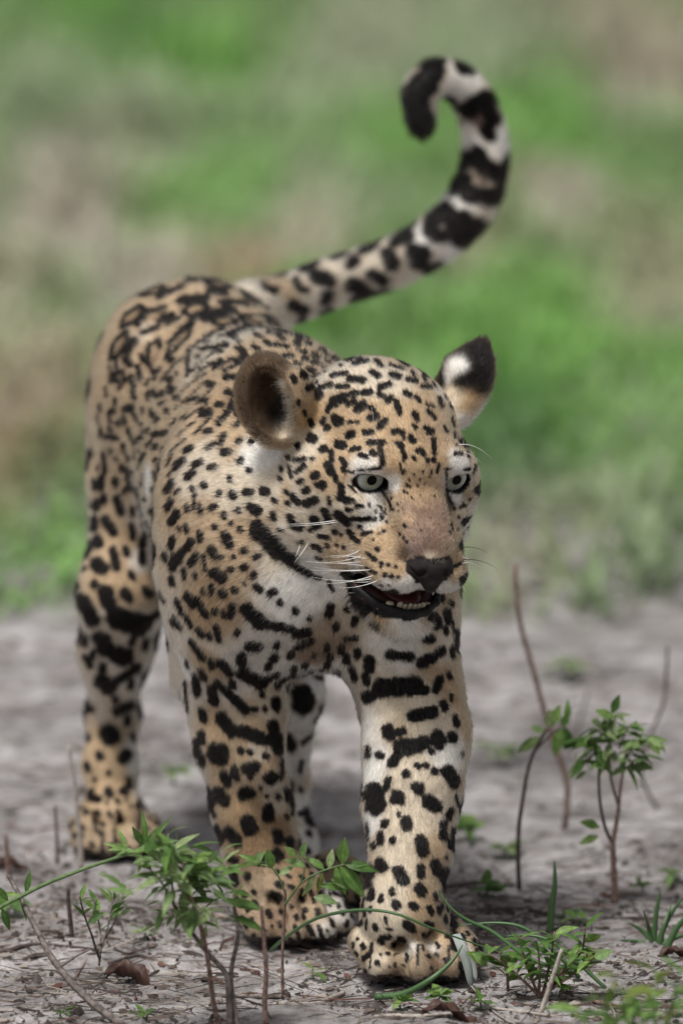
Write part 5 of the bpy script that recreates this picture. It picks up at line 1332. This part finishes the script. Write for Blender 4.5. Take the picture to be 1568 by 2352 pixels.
# J: bare stems at the left
def bare(name, pix, r0, r1, mat, label, cat='dead plant', n=14):
    b = on_ground(*pix[0]); Y = b[1]
    o, _ = stem(None, pix, Y, r0, r1, mat, name, 0.0, n)
    tag(o, label, cat)
    return o
bare('dead_sapling', [(187, 1995), (184, 1940), (178, 1860), (168, 1780), (161, 1712)], 8, 4, B_PALE, 'pale dry stem standing upright against the hind foot')
bare('dead_sapling', [(133, 1985), (131, 1920), (127, 1850)], 5, 3, B_DARK, 'thin dark bare stem left of the hind foot')
bare('dead_sapling', [(22, 2020), (18, 1975), (15, 1915)], 7, 5, B_RED, 'short reddish broken stem beside the trailing shoot')
bare('dead_sapling', [(166, 2160), (163, 2110), (157, 2040)], 7, 5, B_DARK, 'short dark stump of a stem behind the small sprig')
bare('dead_sapling', [(1296, 1905), (1302, 1800), (1272, 1710), (1246, 1620), (1212, 1500), (1188, 1400), (1184, 1300)], 8, 6, B_RED, 'tall blurred brown stem rising behind the bent sapling')
bare('dead_sapling', [(1510, 1860), (1470, 1760), (1525, 1600), (1530, 1480)], 5, 4, B_GREY, 'faint blurred stem far behind the forked sapling')
bare('dead_sapling', [(1310, 1740), (1335, 1640), (1350, 1580)], 4, 3, B_GREY, 'thin blurred twig standing behind the sapling leaves')
bare('dead_sapling', [(1240, 2330), (1262, 2260), (1290, 2180)], 7, 5, B_PALE, 'broken pale stem with a split top in the low weed')
# K, M: sticks lying on the ground
def stick(pix, r0, r1, mat, label, name='stick', group=None):
    pts = [on_ground(u, v) + [0, 0, RP((r0 + r1) / 2, 0) * .75] for u, v in pix]
    pp = smooth_path(pts, 14)
    pp[:, 2] += (noise3(pp, 30, 77) - .5) * .004
    V, F = tube(pp, np.linspace(RP(r0, 0), RP(r1, 0), len(pp)) * (1 + .25 * (noise3(pp, 120, 78) - .5)), 7)
    return tag(mesh_obj(name, V, F, mat), label, 'stick', group)
Yb = -.10
b = on_ground(275, 2350)
o, _ = stem(None, [(290, 2362), (235, 2322), (195, 2288), (150, 2240), (112, 2190), (92, 2150), (62, 2092), (40, 2050), (18, 2010)], b[1], 10, 5, B_GREY, 'fallen_branch', .10, 24)
tag(o, 'long crooked grey branch leaning from the soil towards the trailing shoot', 'branch')
o, _ = stem(None, [(138, 2222), (170, 2200), (205, 2180)], b[1] + .04, 3.5, 2, B_GREY, 'twig', .02); put_under(o, bpy.data.objects['fallen_branch'])
stick([(470, 2262), (560, 2270), (650, 2268), (735, 2276)], 6, 5, B_GREY, 'grey stick lying across the soil beside the slim stalk')
stick([(640, 2288), (720, 2282), (790, 2262)], 7, 5, B_PALE, 'pale thick stick lying between the fore paws')
stick([(1020, 2098), (1180, 2092), (1330, 2100), (1480, 2086), (1580, 2080)], 6, 5, B_DARK, 'long dark stick lying behind the low weed')
stick([(1020, 2035), (1100, 2015), (1180, 2020)], 6, 4, B_DARK, 'dark root lying behind the front leg')
stick([(390, 2290), (470, 2302), (560, 2298)], 3, 2, B_DARK, 'thin dark twig lying in front of the grey stick')
stick([(40, 2300), (100, 2312), (190, 2306)], 3, 2, B_DARK, 'thin dark twig lying left of the fallen branch')
stick([(860, 2330), (960, 2338), (1060, 2330)], 6, 4, B_PALE, 'flat pale bark strip lying in front of the front paw')
stick([(1080, 2318), (1170, 2322), (1290, 2338)], 4, 3, B_PALE, 'bleached thin twig lying below the low weed')
stick([(250, 2195), (330, 2180), (420, 2205)], 3.5, 2.5, B_GREY, 'thin grey twig lying above the curled dead leaf')
stick([(120, 2255), (165, 2225), (235, 2160)], 3, 2, B_RED, 'thin reddish twig propped on the fallen branch')
stick([(0, 2180), (90, 2175), (230, 2182)], 6, 4, B_DARK, 'dark stick lying behind the fallen branch')
stick([(1360, 2300), (1450, 2308), (1540, 2292)], 5, 3, B_RED, 'brown stick half hidden by the out-of-focus weed')
stick([(780, 2170), (830, 2178), (880, 2172)], 4, 3, B_GREY, 'short grey stick behind the toes of the front paw')
for k in range(26):
    u, v = rng.uniform(-20, 1560), rng.uniform(2140, 2345)
    if 780 < u < 1120 and v < 2300 or 520 < u < 780 and v < 2190: continue
    l = rng.uniform(30, 110); a = rng.normal(0, .12)
    stick([(u, v), (u + l * .5, v + l * .5 * a + rng.normal(0, 4)), (u + l, v + l * a)], rng.uniform(1.5, 3), 1.2, [B_DARK, B_GREY, B_PALE][k % 3], 'thin loose twig lying flat on the grey soil', 'twig', 'loose twigs on the soil')
# L: dead leaves
dl = Mat('dead_leaf', .6); dn = dl.new('ShaderNodeTexNoise', Scale=4.0, Detail=4.0); dtc = dl.new('ShaderNodeTexCoord'); dl.link(dtc.outputs['Object'], dn.inputs['Vector'])
dl.link(dl.ramp(dn.outputs[0], [(.3, (.030, .014, .010)), (.55, (.075, .032, .022)), (.75, (.16, .085, .06))]), dl.b.inputs['Base Color'])
def dead_leaf(u, v, l, ang, curl, label):
    b = on_ground(u, v)
    V, F = [], []
    for i in range(11):
        t = i / 10; w = math.sin(math.pi * min(1, t * .93 + .05)) ** .8 * .22
        for j in range(7):
            s = (j - 3) / 3
            V.append(((t - .5) * l, s * w * l * math.cos(s * curl * .6), (abs(s) ** 1.6 * curl * w * .9 + .10 * math.sin(t * 5) + .06 * math.sin(t * 17 + s * 4)) * l + .003))
    for i in range(10):
        for j in range(6):
            F.append((i * 7 + j, (i + 1) * 7 + j, (i + 1) * 7 + j + 1, i * 7 + j + 1))
    o = mesh_obj('dead_leaf', V, F, dl.m)
    o.location = b; o.rotation_euler = (rng.normal(0, .2), rng.normal(0, .1), ang)
    md = o.modifiers.new('thickness', 'SOLIDIFY'); md.thickness = .0006
    return tag(o, label, 'dead leaf')
dead_leaf(305, 2238, .052, -.25, 1.4, 'curled red-brown dead leaf lying beside the fallen branch')
dead_leaf(275, 2218, .030, .3, 1.0, 'smaller dark dead leaf tucked behind the curled one')
dead_leaf(25, 1985, .035, .1, 1.2, 'dark red dead leaf at the foot of the broken stem')
dead_leaf(1550, 2200, .034, .2, .8, 'reddish dead leaf lying right of the low weed')
dead_leaf(1030, 2345, .05, .1, .6, 'long dark dead leaf in front of the bark strip')
# N: grass blades
GB = Mat('grass_blade', .45)
GB.b.inputs['Base Color'].default_value = (.060, .125, .045, 1)
GBm = GB.m
def blade(pts, w0, label, mat=None, name='long_grass', face=None, tp=2.5):
    pp = smooth_path(pts, 22)
    V, F = [], []
    for i, p in enumerate(pp):
        t = i / (len(pp) - 1)
        T = pp[min(i + 1, len(pp) - 1)] - pp[max(i - 1, 0)]; T /= np.linalg.norm(T)
        s = np.cross(T, np.array([.15, -1, .35]) if face is None else face); s /= np.linalg.norm(s)
        n_ = np.cross(s, T)
        w = w0 * (1 - t ** tp) * .5 + .0002
        V += [p - s * w, p + n_ * w * .35, p + s * w]
    for i in range(len(pp) - 1):
        a = i * 3
        F += [(a, a + 3, a + 4, a + 1), (a + 1, a + 4, a + 5, a + 2)]
    o = mesh_obj(name, V, F, mat or GBm)
    md = o.modifiers.new('thickness', 'SOLIDIFY'); md.thickness = .0004
    return tag(o, label, 'grass', 'single grass blades', 'thing')
fy = lf[1] - .075
def PP(lst): return [P(u, v, y) for u, v, y in lst]
blade(PP([(620, 2185, .06), (660, 2150, .02), (720, 2112, -.03), (790, 2094, fy), (850, 2090, fy - .02), (910, 2099, fy - .03), (965, 2121, fy - .03), (1010, 2140, fy - .02), (1085, 2166, fy), (1175, 2196, fy)]), .0027, 'long arching grass blade crossing the front leg')
blade(PP([(1300, 2225, -.06), (1220, 2205, -.06), (1130, 2140, -.05), (1070, 2112, -.05), (1030, 2080, -.05), (985, 2015, -.04)]), .0034, 'thin grass blade bent beside the front leg')
blade(PP([(860, 2290, fy - .03), (925, 2283, fy - .04), (985, 2252, fy - .05), (1035, 2210, fy - .04), (1062, 2170, fy - .03)]), .0055, 'curved grass blade lying over the toes of the front paw')
blade([on_ground(1262, 2140)] + PP([(1266, 2080, on_ground(1262, 2140)[1]), (1273, 2030, on_ground(1262, 2140)[1]), (1272, 1975, on_ground(1262, 2140)[1])]), .0065, 'upright grass blade behind the low weed')
r = plant('grass_tuft', on_ground(1505, 2160), 'small tuft of upright grass right of the low weed', 'grass'); r['kind'] = 'thing'
for (u0, v0, u1, v1, w) in [(1500, 2150, 1515, 2045, .005), (1510, 2160, 1568, 2060, .005), (1530, 2170, 1590, 2090, .006), (1490, 2150, 1440, 2120, .004), (1520, 2165, 1600, 2140, .005), (1495, 2160, 1475, 2090, .004), (1480, 2165, 1420, 2160, .004), (1515, 2165, 1540, 2080, .004)]:
    b = on_ground(u0, v0)
    o = blade([b] + PP([((u0 * .6 + u1 * .4), v0 * .5 + v1 * .5, b[1]), (u1, v1, b[1] + rng.normal(0, .02))]), w, '', name='blade')
    for k_ in ('category', 'group', 'kind'): del o[k_]
    put_under(o, r)
for (u0, v0, um, vm, u1, v1, w) in [(1330, 2250, 1200, 2130, 1050, 2125, .003), (1390, 2260, 1260, 2160, 1160, 2150, .003), (1260, 2190, 1150, 2215, 1080, 2230, .0035), (1340, 2110, 1320, 2090, 1200, 2150, .003)]:
    b = on_ground(u0, v0)
    blade([b] + PP([(um, vm, b[1] + .01), (u1, v1, b[1] + .02)]), w, 'thin grass blade arching out of the low weed', name='arching_blade')
# O: pale dry strip beside the paw
pd = Mat('dry_leaf', .8); pd.b.inputs['Base Color'].default_value = (.30, .33, .31, 1)
yy = lf[1] - .06
r = plant('dry_leaf_strip', on_ground(1085, 2275), 'pale bluish shredded dry leaf hanging beside the front paw', 'dry leaf')
for k, (du, dv, w) in enumerate([(0, 0, .0085), (9, -16, .0060)]):
    o = blade(PP([(1046 + du * .3, 2148, yy), (1058 + du * .7, 2176, yy - .01), (1074 + du, 2222 + dv * .5, yy - .014 + .003 * k), (1081 + du * 1.3, 2268 + dv, yy - .014)]), w, '', pd.m, 'strip', np.array([.5 - .6 * k, -1, .3]), 9)
    for k_ in ('category', 'group', 'kind'): del o[k_]
    put_under(o, r)
b = P(1081, 2264, yy - .014)
V, F = tube(smooth_path([b, on_ground(1105, 2300, .003), on_ground(1140, 2330, .002), on_ground(1185, 2358, .002)], 12), [.0008] * 12, 5)
put_under(mesh_obj('stalk', V, F, B_PALE), r)
